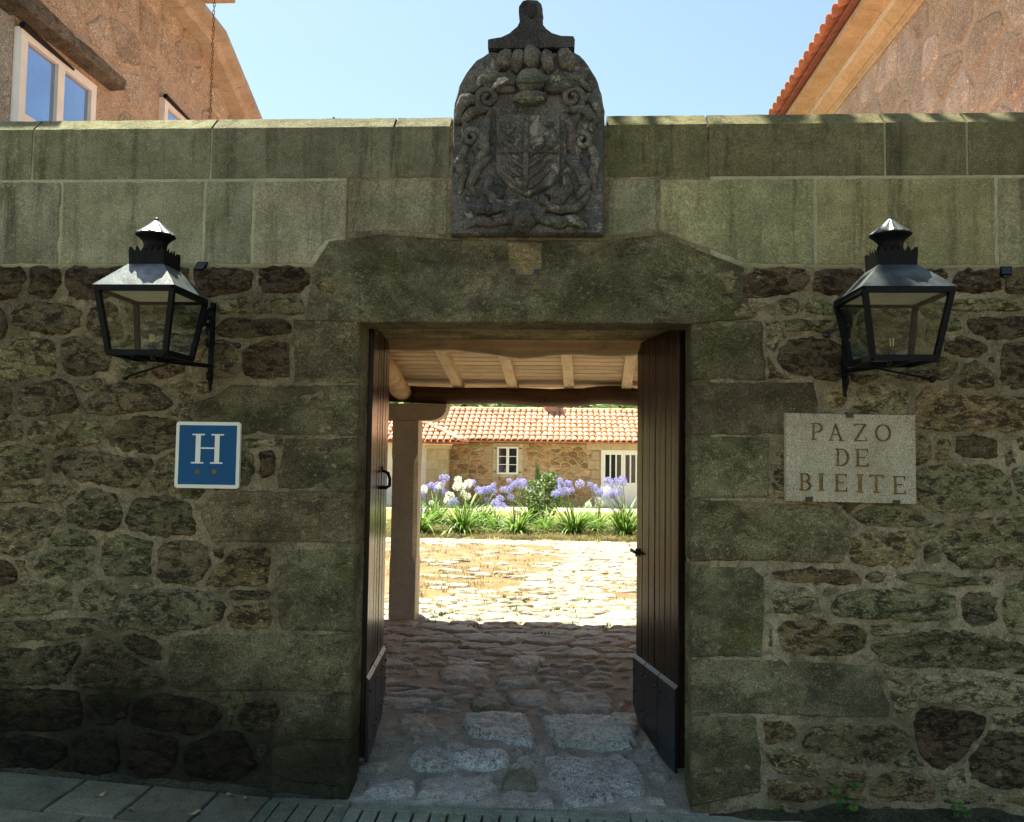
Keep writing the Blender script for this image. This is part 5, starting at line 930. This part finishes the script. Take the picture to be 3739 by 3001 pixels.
for s in range(2):
    a0 = dx0+.07+s*(dx1-dx0-.14)/2+.003; a1 = a0+(dx1-dx0-.14)/2-.006
    st = [a0, a0+.07]; n = 3; gw = (a1-a0-.14-.05*2)/3
    lf = MB().fbox(FHs, a0, a1, -.06, .78, .005, .04).fbox(FHs, a0, a0+.07, .781, dz1-.072, .005, .04).fbox(FHs, a1-.07, a1, .781, dz1-.072, .005, .04).fbox(FHs, a0+.07, a1-.07, dz1-.16, dz1-.072, .005, .04)
    for k in range(2): q = a0+.07+gw*(k+1)+.05*k; lf.fbox(FHs, q, q+.05, .781, dz1-.16, .005, .04)
    lo = lf.obj('door_panel', M['whitewood'], dr)
    for k in range(3): q = a0+.07+(gw+.05)*k; MB().fbox(FHs, q, q+gw, .782, dz1-.161, .008, .02).obj('pane', M['pane'], dr)
    for k in range(4): q = a0+.03+(a1-a0-.06)*k/4; MB().fbox(FHs, q+.01, q+(a1-a0-.06)/4-.01, .02, .70, .0405, .048).obj('panel_board', M['whitewood'], dr)
# roof
EY, EZ, RY, RZ = 24.62, 2.145, 27.25, 3.36
sl_len = math.hypot(RY-EY, RZ-EZ); ang = math.atan2(RZ-EZ, RY-EY); up_ = Vector((0, math.cos(ang), math.sin(ang))); nn_ = Vector((0, -math.sin(ang), math.cos(ang)))
rf = MB().add([(-9.3, EY, EZ-.03), (9.3, EY, EZ-.03), (9.3, RY, RZ-.03), (-9.3, RY, RZ-.03), (-9.3, EY, EZ+.02), (9.3, EY, EZ+.02), (9.3, RY, RZ+.02), (-9.3, RY, RZ+.02)], [(0, 3, 2, 1), (4, 5, 6, 7), (0, 1, 5, 4), (1, 2, 6, 5), (2, 3, 7, 6), (3, 0, 4, 7)])
rf.add([(-9.3, RY, RZ), (9.3, RY, RZ), (9.3, 30.0, EZ), (-9.3, 30.0, EZ)], [(0, 1, 2, 3)])
roof = rf.obj('roof', M['tile'], house, False, (.62, .5, .45))
TM = tile_mesh('tile', .100, .088, .44); hb_ = base_of(house)
sp_, rw = .208, .372; nrow = 8; restt = MB(); cnt = 0
cols_ = sorted([(-9.2+sp_*i) for i in range(int(18.4/sp_))], key=lambda x: abs(x+.6))
for ci, x in enumerate(cols_):
    for r_ in range(nrow):
        p = Vector((x, EY, EZ+.02))+up_*(r_*rw-.05)+nn_*.016
        if ci < 37:
            o = link('tile', TM, roof, p-hb_, (ang-.035+rng.uniform(-.02, .02), rng.uniform(-.03, .03), rng.uniform(-.035, .035)), var(rng.choice([(1, 1, 1), (1.1, 1.1, 1.06), (.86, .8, .76), (1.05, .98, .92)]), .1, rng))
        else:
            for k in range(1):
                a = .098; q = [p+Vector((a*math.cos(math.pi*j/6), 0, 0))+nn_*(.83*a*math.sin(math.pi*j/6)) for j in range(7)]; q2 = [v+up_*.40-nn_*.015 for v in q]
                restt.add(q+q2, [(j, j+1, j+8, j+7) for j in range(6)])
o = restt.obj('tiles', M['tile'], roof, True, fix=False); o['kind'] = 'stuff'
RT = tile_mesh('ridge_tile', .105, .095, .5)
for i in range(36): link('ridge_tile', RT, roof, Vector((-9.0+.5*i, RY, RZ+.035))-hb_, (0, 0, -math.pi/2), var((1.15, 1.15, 1.12), .06, rng))
mb = MB().box(-.52, -.07, RY-.22, RY+.25, 3.3, 4.3).box(-.56, -.03, RY-.26, RY+.29, 4.301, 4.38); mb.obj('chimney', M['tile'], roof, False, (.86, .8, .78))
# lean-to wing on the left with its own hipped roof on a stone pier
wing = thing('side_wing', 'white walled side wing with hipped tile roof and stone pier', 'building', (-5.5, 24, -.05))
MB().box(-9, -4.42, 24.2, 24.95, -.3, 2.05).obj('wall', M['whitewash'], wing)
MB().box(-4.40, -3.68, 23.75, 24.25, -.3, 1.86).obj('pier', M['hmortar'], wing, False)
MB().box(-4.46, -3.62, 23.69, 24.31, 1.861, 1.96).obj('pier_cap', M['hdress'], wing, False, (1, 1, 1))
FPi = lambda a, b, h: (a, 23.75-h, b)
for j in range(6):
    z0 = -.1+.32*j; cuts = [-4.40, -4.40+.72*rng.uniform(.35, .65), -3.68]
    for i in range(2): stone(rect(cuts[i], cuts[i+1], z0, z0+.32), FPi, .012, .02, .004, .1, .006, 0, .02, (.5,), 8).obj('pier_block', M['hdress'], wing, False, var((.8, .76, .68), .1, rng))
MB().box(-9, -3.5, 23.45, 23.62, 1.965, 2.02).obj('wall_plate', M['rafter'], wing)
wE = 23.15; wz = 2.06; wx = -3.12
A_, B_ = (wx, wE, wz), (-9, wE, wz); top = (-4.95, 25.05, 2.86); top2 = (-9, 25.05, 2.86); C_ = (wx, 25.1, wz)
wr = MB().add([A_, B_, top2, top, C_, (-3.2, 25.1, 2.02), (-9, 25.1, 2.02)], [(0, 3, 2, 1), (0, 4, 3), (0, 1, 6, 5), (0, 5, 4)]).obj('roof', M['tile'], wing, False, (.75, .62, .55), fix=False)
TW = tile_mesh('tile', .100, .088, .42); wb = base_of(wing); wang = math.atan2(.80, 1.9)
for i in range(14):
    x = wx-.12-.208*i
    for r_ in range(6):
        yy = wE-.03+r_*.36*math.cos(wang); 
        if r_ and (wx-x)/(wx+4.95) < (yy-wE)/1.9+.02: continue
        link('tile', TW, wr, Vector((x, yy, wz+.03+r_*.36*math.sin(wang)))-wb, (wang-.035, 0, rng.uniform(-.02, .02)), var((1.05, 1.02, 1.0), .1, rng))
ea = math.atan2(.80, 1.83)
for i in range(9):
    yy = wE+.12+.208*i
    for r_ in range(5):
        xx = wx+.03-r_*.36*math.cos(ea)
        if r_ and (yy-wE)/1.9 < (wx-xx)/(wx+4.95)+.02: continue
        link('tile', TW, wr, Vector((xx, yy, wz+.03+r_*.36*math.sin(ea)))-wb, (Matrix.Rotation(math.pi/2, 3, 'Z')@Matrix.Rotation(ea-.035, 3, 'X')).to_euler(), var((.95, .85, .8), .1, rng))
hv = Vector(top)-Vector(A_); nh = 7
for k in range(nh):
    p = Vector(A_)+hv*(k/nh); dq = hv.normalized(); q = dq.to_track_quat('Y', 'Z').to_euler()
    link('hip_tile', TW, wr, p+Vector((0, 0, .06))-wb, q, var((1.25, 1.25, 1.2), .04, rng))

# ------------------------------------------------------------------ plants in the bed
def head_mesh(name, mat, seed, n=34, r=.10):
    rg = random.Random(seed); mb = MB()
    for i in range(n):
        z = 1-1.75*(i+.5)/n; a = i*2.39996+rg.uniform(-.3, .3); s_ = math.sqrt(max(0, 1-z*z)); d = Vector((s_*math.cos(a), s_*math.sin(a), z)); rr = r*rg.uniform(.75, 1.1); c = d*rr
        t = d.cross(Vector((0, 0, 1)) if abs(d.z) < .9 else Vector((1, 0, 0))).normalized(); b = d.cross(t); base = d*rr*.62
        mb.add([tuple(Vector()), tuple(base+t*.0015), tuple(base-t*.0015)], [(0, 1, 2)], 1)
        for k in range(5):
            q = k*1.2566+rg.uniform(-.2, .2); u = t*math.cos(q)+b*math.sin(q); w_ = d.cross(u); tip = c+u*.024+d*.006; m_ = c*.9+u*.014
            mb.add([tuple(base), tuple(m_+w_*.007), tuple(tip), tuple(m_-w_*.007)], [(0, 1, 2, 3)], 0)
    return mb.mesh(name, [mat, M['stemm']], False, fix=False)
HB = [head_mesh('flower_head', M['petalb'], i) for i in range(4)]; HW = [head_mesh('flower_head', M['petalw'], 20+i) for i in range(2)]
CL = ['agapanthus clump beside the stone column, partly hidden by it', 'large front agapanthus clump with three pale lower leaves, second from the column', 'small low agapanthus with one white bloom near the ground', 'front agapanthus clump standing below the house window', 'tiny young agapanthus without flowers left of the pair by the door',
      'large front agapanthus clump below the dark triangular wall stone', 'small agapanthus between the two large clumps on the right', 'large agapanthus clump nearest the dark right door leaf', 'rear agapanthus clump in front of the stone pier', 'rear agapanthus clump with dense blue blooms left of the window', 'rear agapanthus clump wrapped round the variegated shrub', 'small rear agapanthus in front of the white house door']
for ci, (cx, cy, s) in enumerate(CLUMPS):
    zb = zf(cx, cy)+.01; T = thing('agapanthus', CL[ci], 'plant', (cx, cy, zb), 'agapanthus clumps in the bed')
    rg = random.Random(100+ci); mb = MB()
    for k in range(int(125*max(.55, s))):
        az = rg.uniform(0, 6.283); Lf = rg.uniform(.55, 1.02)*(.45+.55*s); el = rg.uniform(.5, 1.45); rr = rg.uniform(0, .13)*s; p = Vector((cx+rr*math.cos(az), cy+rr*math.sin(az), zb-.01)); d = Vector((math.cos(az), math.sin(az), 0)); sd = Vector((-d.y, d.x, 0)); vs = []; e = el; hw = rg.uniform(.013, .024); nseg = 6; droop = rg.uniform(.10, .36)
        for j in range(nseg+1):
            t = j/nseg; wj = hw*(1 if t < .6 else max(.08, 1-(t-.6)/.4)); vs += [tuple(p-sd*wj), tuple(p+sd*wj)]; p = p+(d*math.cos(e)+Vector((0, 0, 1))*math.sin(e))*(Lf/nseg); e -= droop
        mb.add(vs, [(2*j, 2*j+1, 2*j+3, 2*j+2) for j in range(nseg)])
    o = mb.obj('leaves', M['leaf'], T, fix=False); o['kind'] = 'stuff'
    mine = [h_ for h_ in HEADS if h_[0] == ci]
    for h_ in list(mine):
        for _ in range(1 if rg.random() < .7 else 0): mine.append((ci, h_[1], h_[2]+rg.uniform(-.16, .16), h_[3]+rg.uniform(-.3, .3), h_[4]+rg.uniform(-.12, .07)))
    for hi, (k, w_, hx_, hy_, hz_) in enumerate(mine):
        p0 = Vector((cx+rg.uniform(-.08, .08), cy+rg.uniform(-.06, .06), zb+.05)); p1 = Vector((hx_, hy_, hz_)); mid = p0.lerp(p1, .55)+Vector((0, 0, .06))+Vector(((p0.x-p1.x)*.25, 0, 0))
        MB().tube([p0, mid, p1], [.007, .006, .005], 5).obj('stem', M['stemm'], T, True)
        link('flower_head', (HW if w_ else HB)[hi % (2 if w_ else 4)], T, p1-base_of(T), (rg.uniform(-.3, .3), rg.uniform(-.3, .3), rg.uniform(0, 6)), None, (rg.uniform(.65, 1.05),)*3)
# shrub with cream edged leaves, and a slim conifer by the house
def leafcloud(T, name, cen, rad, n, size, mats, seed, cone=False, down=0):
    rg = random.Random(seed); mb = MB()
    for i in range(n):
        while True:
            q = Vector((rg.uniform(-1, 1), rg.uniform(-1, 1), rg.uniform(-1, 1)))
            if cone:
                if math.hypot(q.x, q.y) < (1-q.z)/2*.95+.05: break
            elif .25 < q.length < 1: break
        p = Vector((cen[0]+q.x*rad[0], cen[1]+q.y*rad[1], cen[2]+q.z*rad[2])); p += Vector((nv(*p, 4), nv(p.y, p.z, p.x, 4), nv(p.z, p.x, p.y, 4)))*min(rad)*.25
        d = Vector((rg.uniform(-1, 1), rg.uniform(-1, 1), rg.uniform(-.4, 1))).normalized()
        if cone: d = Vector((q.x, q.y, 1.6)).normalized()
        t = d.cross(Vector((rg.uniform(-1, 1), rg.uniform(-1, 1), rg.uniform(-1, 1)))).normalized(); s_ = size*rg.uniform(.6, 1.3); w_ = s_*(.12 if cone else .36)
        mb.add([tuple(p), tuple(p+d*s_*.5+t*w_), tuple(p+d*s_), tuple(p+d*s_*.5-t*w_)], [(0, 1, 2, 3)], 1 if len(mats) > 1 and rg.random() < .26 else 0)
    o = mb.obj(name, mats, T, fix=False); o['kind'] = 'stuff'; return o
T = thing('shrub', 'bushy shrub with cream variegated leaves behind the agapanthus', 'shrub', (-.30, 15.0, .03))
leafcloud(T, 'foliage', (-.33, 15.0, .70), (.42, .40, .48), 1500, .075, [M['shrub'], M['shrubw']], 4); leafcloud(T, 'foliage', (-.18, 15.0, 1.10), (.2, .2, .2), 260, .075, [M['shrub'], M['shrubw']], 5)
MB().tube([(-.3, 15, 0), (-.32, 15, .4), (-.25, 15.02, .9)], [.02, .015, .008], 6).tube([(-.3, 15, .2), (-.45, 14.95, .7)], [.012, .006], 5).obj('stem', M['bark'], T)
T = thing('conifer', 'slim pointed conifer against the house wall', 'tree', (-.62, 22.0, -.05))
leafcloud(T, 'crown', (-.62, 22.0, .80), (.21, .21, .82), 2600, .10, [M['conifer']], 6, True)
MB().tube([(-.62, 22, -.1), (-.62, 22, .9)], [.03, .01], 6).obj('trunk', M['bark'], T)

# wooded hill far behind
F_ = lambda a, b, h: (a, b, -.4+max(0, (b-38))*.19+1.5*nv(a, b, 0, .05)+h)
o = rough_panel(F_, -90, 90, 36, 120, -2, 0, 3.0, .5, .2).obj('hill', M['lawn'], None, True); tag(o, kind='structure')
rg = random.Random(77); mb = MB()
for i in range(420):
    x = rg.uniform(-26, 20); y = rg.uniform(50, 86); r_ = rg.uniform(.9, 2.0); zc_ = F_(x, y, 0)[2]+r_*.6
    for k in range(46):
        d = Vector((rg.gauss(0, 1), rg.gauss(0, 1), rg.gauss(0, 1))).normalized(); p = Vector((x, y, zc_))+Vector((d.x*r_, d.y*r_, d.z*r_*.9))*rg.uniform(.7, 1.05); t = d.cross(Vector((rg.uniform(-1, 1), rg.uniform(-1, 1), rg.uniform(-1, 1)))).normalized(); b = (d+t*.3).cross(t); s_ = rg.uniform(.14, .34)
        mb.add([tuple(p-t*s_), tuple(p+b*s_), tuple(p+t*s_), tuple(p-b*s_)], [(0, 1, 2, 3)])
o = mb.obj('wooded_hillside', M['hillleaf'], None, fix=False); tag(o, 'green wooded hillside glimpsed above the house ridge', 'woodland', kind='stuff')

# ------------------------------------------------------------------ house rising behind the wall on the left
lh = thing('stone_house', 'pinkish stone house with white windows behind the wall at left', 'house', (-3.3, 3, 0))
FL = lambda a, b, h: (-3.3+h, a, b)
gp = [(.78, -.3), (5.9, -.3), (5.9, 4.30), (3.25, 5.42), (.78, 5.42)]
MB().prism(gp, FL, -5.5, .0).obj('wall', M['pinkmortar'], lh)
wy0, wy1, wz0_, wz1_ = .79, 1.60, 2.95, 4.155; w2y0, w2y1, w2z1 = 2.585, 3.35, 4.515
exl = [[(wy0-.02, wz0_), (wy1+.02, wz0_), (wy1+.02, wz1_+.02), (wy0-.02, wz1_+.02)], [(w2y0-.02, 3), (w2y1, 3), (w2y1, w2z1+.02), (w2y0-.02, w2z1+.02)], [(.6, 4.17), (1.88, 4.17), (1.88, 4.40), (.6, 4.40)]]
rng = random.Random(21)
for p in rubble(.80, 5.85, 2.6, 5.40, .30, 1.15, .028, rng, exl):
    c = centroid(p)
    if c[0] > 3.1 and c[1] > 5.42-(c[0]-3.25)*.423-.12: continue
    stone(p, FL, rng.uniform(.010, .018), .03, .010, .05, .012, 1, .025, (.6, .3), 14).obj('stone', M['pinkrubble'], lh, False, var(rng.choice([(1, 1, 1), (.92, .9, .88), (1.08, 1.06, 1.05)]), .06, rng))
# cornice along the eaves and down the verge
cw = .26
def lcor(p, q, name='cornice_stone'):
    (y0, z0), (y1, z1) = p, q; mb = MB(); prof = [(-.05, -.0), (cw*.55, -.0), (cw*.7, .035), (cw, .05), (cw, .12), (-.05, .12)]; vs = []
    for yy, zz in (p, q): vs += [(-3.3+a, yy, zz+b) for a, b in prof]
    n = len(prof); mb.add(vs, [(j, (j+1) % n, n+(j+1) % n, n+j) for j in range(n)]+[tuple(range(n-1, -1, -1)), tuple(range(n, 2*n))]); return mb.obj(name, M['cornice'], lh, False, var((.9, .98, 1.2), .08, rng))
yy = .78
while yy < 3.2: y1 = min(3.25, yy+.62); lcor((yy+.002, 5.30), (y1-.002, 5.30)); yy = y1
for k in range(5): lcor((3.254+.5*k, 5.30-.212*k), (3.25+.5*(k+1)-.003, 5.30-.212*(k+1)))
for nm, a0, a1, b0, b1, tp in (('window', wy0, wy1, wz0_, wz1_, 1), ('window', w2y0, w2y1, 3.3, w2z1, 1)):
    mb = MB(); mid = (a0+a1)/2; fr_ = .06
    for q in ((a0, a0+fr_, b0, b1), (a1-fr_, a1, b0, b1), (a0+fr_, a1-fr_, b1-fr_, b1), (a0+fr_, a1-fr_, b0, b0+fr_), (mid-.035, mid+.035, b0+fr_, b1-fr_)): mb.fbox(FL, *q, -.02, .05)
    wo2 = mb.obj(nm, M['pinkwhite'], lh)
    for s in range(2):
        p0, p1 = (a0+fr_, mid-.035) if s == 0 else (mid+.035, a1-fr_)
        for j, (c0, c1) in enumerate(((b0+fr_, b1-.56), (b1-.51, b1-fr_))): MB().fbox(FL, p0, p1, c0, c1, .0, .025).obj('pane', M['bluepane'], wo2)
        MB().fbox(FL, p0, p1, b1-.5598, b1-.5102, -.01, .045).obj('glazing_bar', M['pinkwhite'], wo2)
    MB().tube([FL(a0-.01, b1+.005, .055), FL(a0+.25, b1-.01, .06), FL(a0+.52, b1-.02, .058)], [.022, .016, .008], 6).obj('hinge_strap', M['iron'], wo2)
mb = MB(); vs = []
stone([(.55, 4.215), (1.86, 4.235), (1.87, 4.31), (.55, 4.345)], FL, .13, .03, .008, .05, .008, 0, .02, (.6,), 10).obj('drip_ledge', M['cap'], lh, False, (2.2, 2.0, 1.8))
sp3 = MB().box(-3.08, -2.78, 2.50, 2.80, 5.421, 5.54).box(-3.06, -2.80, 2.54, 2.76, 5.541, 5.68).obj('spout', M['cornice'], lh, False, (.95, .9, .95))
rc = thing('rain_chain', 'thin rusty rain chain hanging from the left house eaves', 'chain', (-2.9, 2.66, 5.42))
lk = []
for k in range(14): q = 2*math.pi*k/14; lk.append((.0085*math.cos(q), 0, .021*math.sin(q)))
LM = MB().tube(lk+[lk[0]], .0032, 5, caps=False).mesh('chain_link', M['rust'], True)
for k in range(56): link('chain_link', LM, rc, (0.002*math.sin(k), 0, -.02-.0345*k), (0, 0, (k % 2)*math.pi/2+.3))

# ------------------------------------------------------------------ house rising behind the wall on the right
rh = thing('stone_house', 'pinkish stone house with ochre moulded cornice behind the wall at right', 'house', (3.5, 6, 0))
FR = lambda a, b, h: (3.5-h, a, b)
MB().prism([(.78, -.3), (13, -.3), (13, 6.09), (.78, 6.09)], FR, -5.5, 0).obj('wall', M['pinkmortar'], rh)
for p in rubble(.80, 9.0, 2.9, 6.08, .42, 1.25, .03, rng): stone(p, FR, rng.uniform(.010, .018), .03, .010, .06, .014, 1, .03, (.6, .3), 12).obj('stone', M['pinkrubble'], rh, False, var(rng.choice([(1.0, 1.0, 1.05), (1.15, 1.15, 1.22), (.94, .9, .88)]), .08, rng))
def run(prof, y0, y1, mat, name, tone=(1, 1, 1)):
    n = len(prof); vs = [(a, yv, b) for yv in (y0, y1) for a, b in prof]
    return MB().add(vs, [(j, (j+1) % n, n+(j+1) % n, n+j) for j in range(n)]+[tuple(range(n-1, -1, -1)), tuple(range(n, 2*n))]).obj(name, mat, rh, False, tone)
for k in range(9):
    y0, y1 = .78+1.3*k, .78+1.3*(k+1)-.004
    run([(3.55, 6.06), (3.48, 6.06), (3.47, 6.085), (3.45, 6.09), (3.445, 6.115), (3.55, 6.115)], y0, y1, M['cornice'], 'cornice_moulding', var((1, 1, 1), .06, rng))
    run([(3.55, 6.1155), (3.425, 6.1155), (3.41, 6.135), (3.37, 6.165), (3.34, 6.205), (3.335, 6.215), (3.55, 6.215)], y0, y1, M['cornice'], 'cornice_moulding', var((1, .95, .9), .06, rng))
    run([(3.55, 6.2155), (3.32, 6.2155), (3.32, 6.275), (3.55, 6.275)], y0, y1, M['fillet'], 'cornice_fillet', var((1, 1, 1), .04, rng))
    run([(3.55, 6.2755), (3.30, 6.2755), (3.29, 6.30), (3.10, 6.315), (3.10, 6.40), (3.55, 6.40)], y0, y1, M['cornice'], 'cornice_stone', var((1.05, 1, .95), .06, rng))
ra = R(24)
MB().add([(3.02, .7, 6.402), (8, .7, 8.6), (8, 13, 8.6), (3.02, 13, 6.402), (3.02, .7, 6.43), (8, .7, 8.63), (8, 13, 8.63), (3.02, 13, 6.43)], [(0, 3, 2, 1), (4, 5, 6, 7), (0, 1, 5, 4), (1, 2, 6, 5), (2, 3, 7, 6), (3, 0, 4, 7)]).obj('roof', M['tilered'], rh, False, (.6, .5, .5))
TR = tile_mesh('tile', .105, .092, .44, mat=M['tilered'])
for i in range(58):
    for r_ in range(2):
        link('tile', TR, rh, Vector((2.95+r_*.36*math.cos(ra), .85+.207*i, 6.455+r_*.36*math.sin(ra)))-base_of(rh), (Matrix.Rotation(-math.pi/2, 3, 'Z')@Matrix.Rotation(ra-.03, 3, 'X')).to_euler(), var((1, 1, 1), .12, rng))

# ------------------------------------------------------------------ street tree overhead, out of frame: it shades the street and dapples the coping
rg = random.Random(31); T = thing('street_tree', 'leafy street tree spreading over the lane, mirrored in the lantern glass', 'tree', (5.2, -4.6, 0))
MB().tube([(5.2, -4.6, -.1), (5.0, -4.4, 2.2), (4.3, -3.6, 4.6), (3.2, -2.4, 6.6), (1.6, -1.0, 7.9), (0.2, .2, 8.6)], [.24, .2, .16, .12, .08, .04], 9).tube([(3.2, -2.4, 6.6), (3.0, -.6, 7.6), (2.6, 1.0, 8.4)], [.09, .06, .03], 7).tube([(3.2, -2.4, 6.6), (1.5, -3.2, 7.6), (-.5, -3.6, 8.2)], [.09, .06, .03], 7).obj('trunk', M['bark'], T, True)
mb = MB(); n = 0
while n < 6500:
    q = Vector((rg.uniform(-1, 1), rg.uniform(-1, 1), rg.uniform(-1, 1)))
    if q.length > 1: continue
    p = Vector((1.1+q.x*3.9, -.7+q.y*3.6, 8.3+q.z*1.5))
    if nv(p.x, p.y, p.z, .9) < -.16: continue
    d = Vector((rg.uniform(-1, 1), rg.uniform(-1, 1), rg.uniform(-.6, .5))).normalized(); t = d.cross(Vector((rg.uniform(-.4, .4), rg.uniform(-.4, .4), 1))).normalized(); s_ = rg.uniform(.12, .24)
    mb.add([tuple(p), tuple(p+d*s_*.45+t*s_*.38), tuple(p+d*s_), tuple(p+d*s_*.45-t*s_*.38)], [(0, 1, 2, 3)]); n += 1
o = mb.obj('crown', M['treeleaf'], T, fix=False); o['kind'] = 'stuff'

# ------------------------------------------------------------------ small things
def weed(x, y, z, spots, label, r=.016):
    T = thing('weed', label, 'plant', (x, y, z), 'weeds at the foot of the wall')
    for dx, dz, s in spots:
        c = Vector((x+dx, y-.02-abs(dx)*.2, z+dz)); mb = MB(); n = 9
        vs = [tuple(c)]+[tuple(c+Vector((math.cos(q)*r*s*(1.15 if k % 3 else .9), -.004+.004*math.sin(3*q), math.sin(q)*r*s))) for k, q in enumerate([2*math.pi*k/n for k in range(n)])]
        mb.add(vs, [(0, k+1, (k+1) % n+1) for k in range(n)]).obj('leaf', M['weed'], T)
        MB().tube([(x, y, z), tuple(Vector((x, y, z)).lerp(c, .5)+Vector((0, -.01, .01))), tuple(c)], .0016, 4).obj('stem', M['weed'], T)
weed(1.275, -.04, .05, [(-.03, .10, 1.3), (.05, .13, 1.2), (-.01, .055, 1.0), (.045, .03, 1.2)], 'round leaved green weed growing below the name plaque')
weed(1.77, -.06, .05, [(-.03, .05, .8), (.0, .06, .9), (.02, .045, .8), (.03, .02, .9), (-.015, .02, .7)], 'tiny dark weed in the gutter at far right')
weed(.995, -.05, .04, [(-.01, .02, .6), (.012, .03, .6)], 'very small sprout in the dirt near the right door jamb')
mb = MB(); rg = random.Random(5)
for k in range(90):
    x = rg.uniform(.85, 2.3); yv = rg.uniform(-.14, -.03); s_ = rg.choice([.004, .005, .006, .008, .012]); mb.blob((x, yv, .045+.03*(yv+.14)), (s_*1.3, s_, s_*.7), 6, 4, .3, 3, k)
o = mb.obj('pebbles', M['gutter'], None, False); tag(o, 'scattered pebbles in the dirt at the foot of the wall', 'pebbles', kind='stuff')
for i, (x, yv, rz) in enumerate(((-1.47, -.09, .4), (-1.40, -.11, 2.0), (-2.02, -.22, 1.0), (-1.55, -.30, .2), (-1.05, -.36, 1.3), (-1.82, -.33, 2.6))):
    mb = MB(); vs = []
    for k in range(7): t = k/6; wv = .010*math.sin(math.pi*min(1, t*1.05))+.001; vs += [(-.026+.052*t, -wv, .004+.006*math.sin(t*5+i)), (-.026+.052*t, wv, .006+.008*math.cos(t*4+i))]
    mb.add(vs, [(2*k, 2*k+1, 2*k+3, 2*k+2) for k in range(6)]); o = mb.obj('fallen_leaf', M['deadleaf']); o.location = (x, yv, zf(x, yv)+.004); o.rotation_euler = (0, 0, rz)
    tag(o, ['curled dry leaf at the wall foot nearest the doorway, one of a pair', 'larger dry leaf beside the wall foot, right of its pair', 'dry leaf lying on the big paving slab at left', 'small dry leaf on the middle paving slabs', 'dry leaf beside the slotted drain', 'dry leaf on the paving below the hotel sign'][i], 'leaf', 'fallen leaves on the paving')
# a bird far up in the sky
bd = MB(); bd.blob((-9.6, 30, 15.6), (.16, .07, .06), 10, 6, 0); bd.add([(-9.65, 30, 15.62), (-9.5, 30, 15.62), (-9.48, 29.6, 15.72), (-9.58, 29.6, 15.72)], [(0, 1, 2, 3)]); bd.add([(-9.65, 30, 15.62), (-9.5, 30, 15.62), (-9.48, 30.4, 15.72), (-9.58, 30.4, 15.72)], [(0, 1, 2, 3)])
tag(bd.obj('bird', M['black'], None, True, origin=(-9.6, 30, 15.6)), 'tiny dark bird in the sky left of the coat of arms', 'bird')
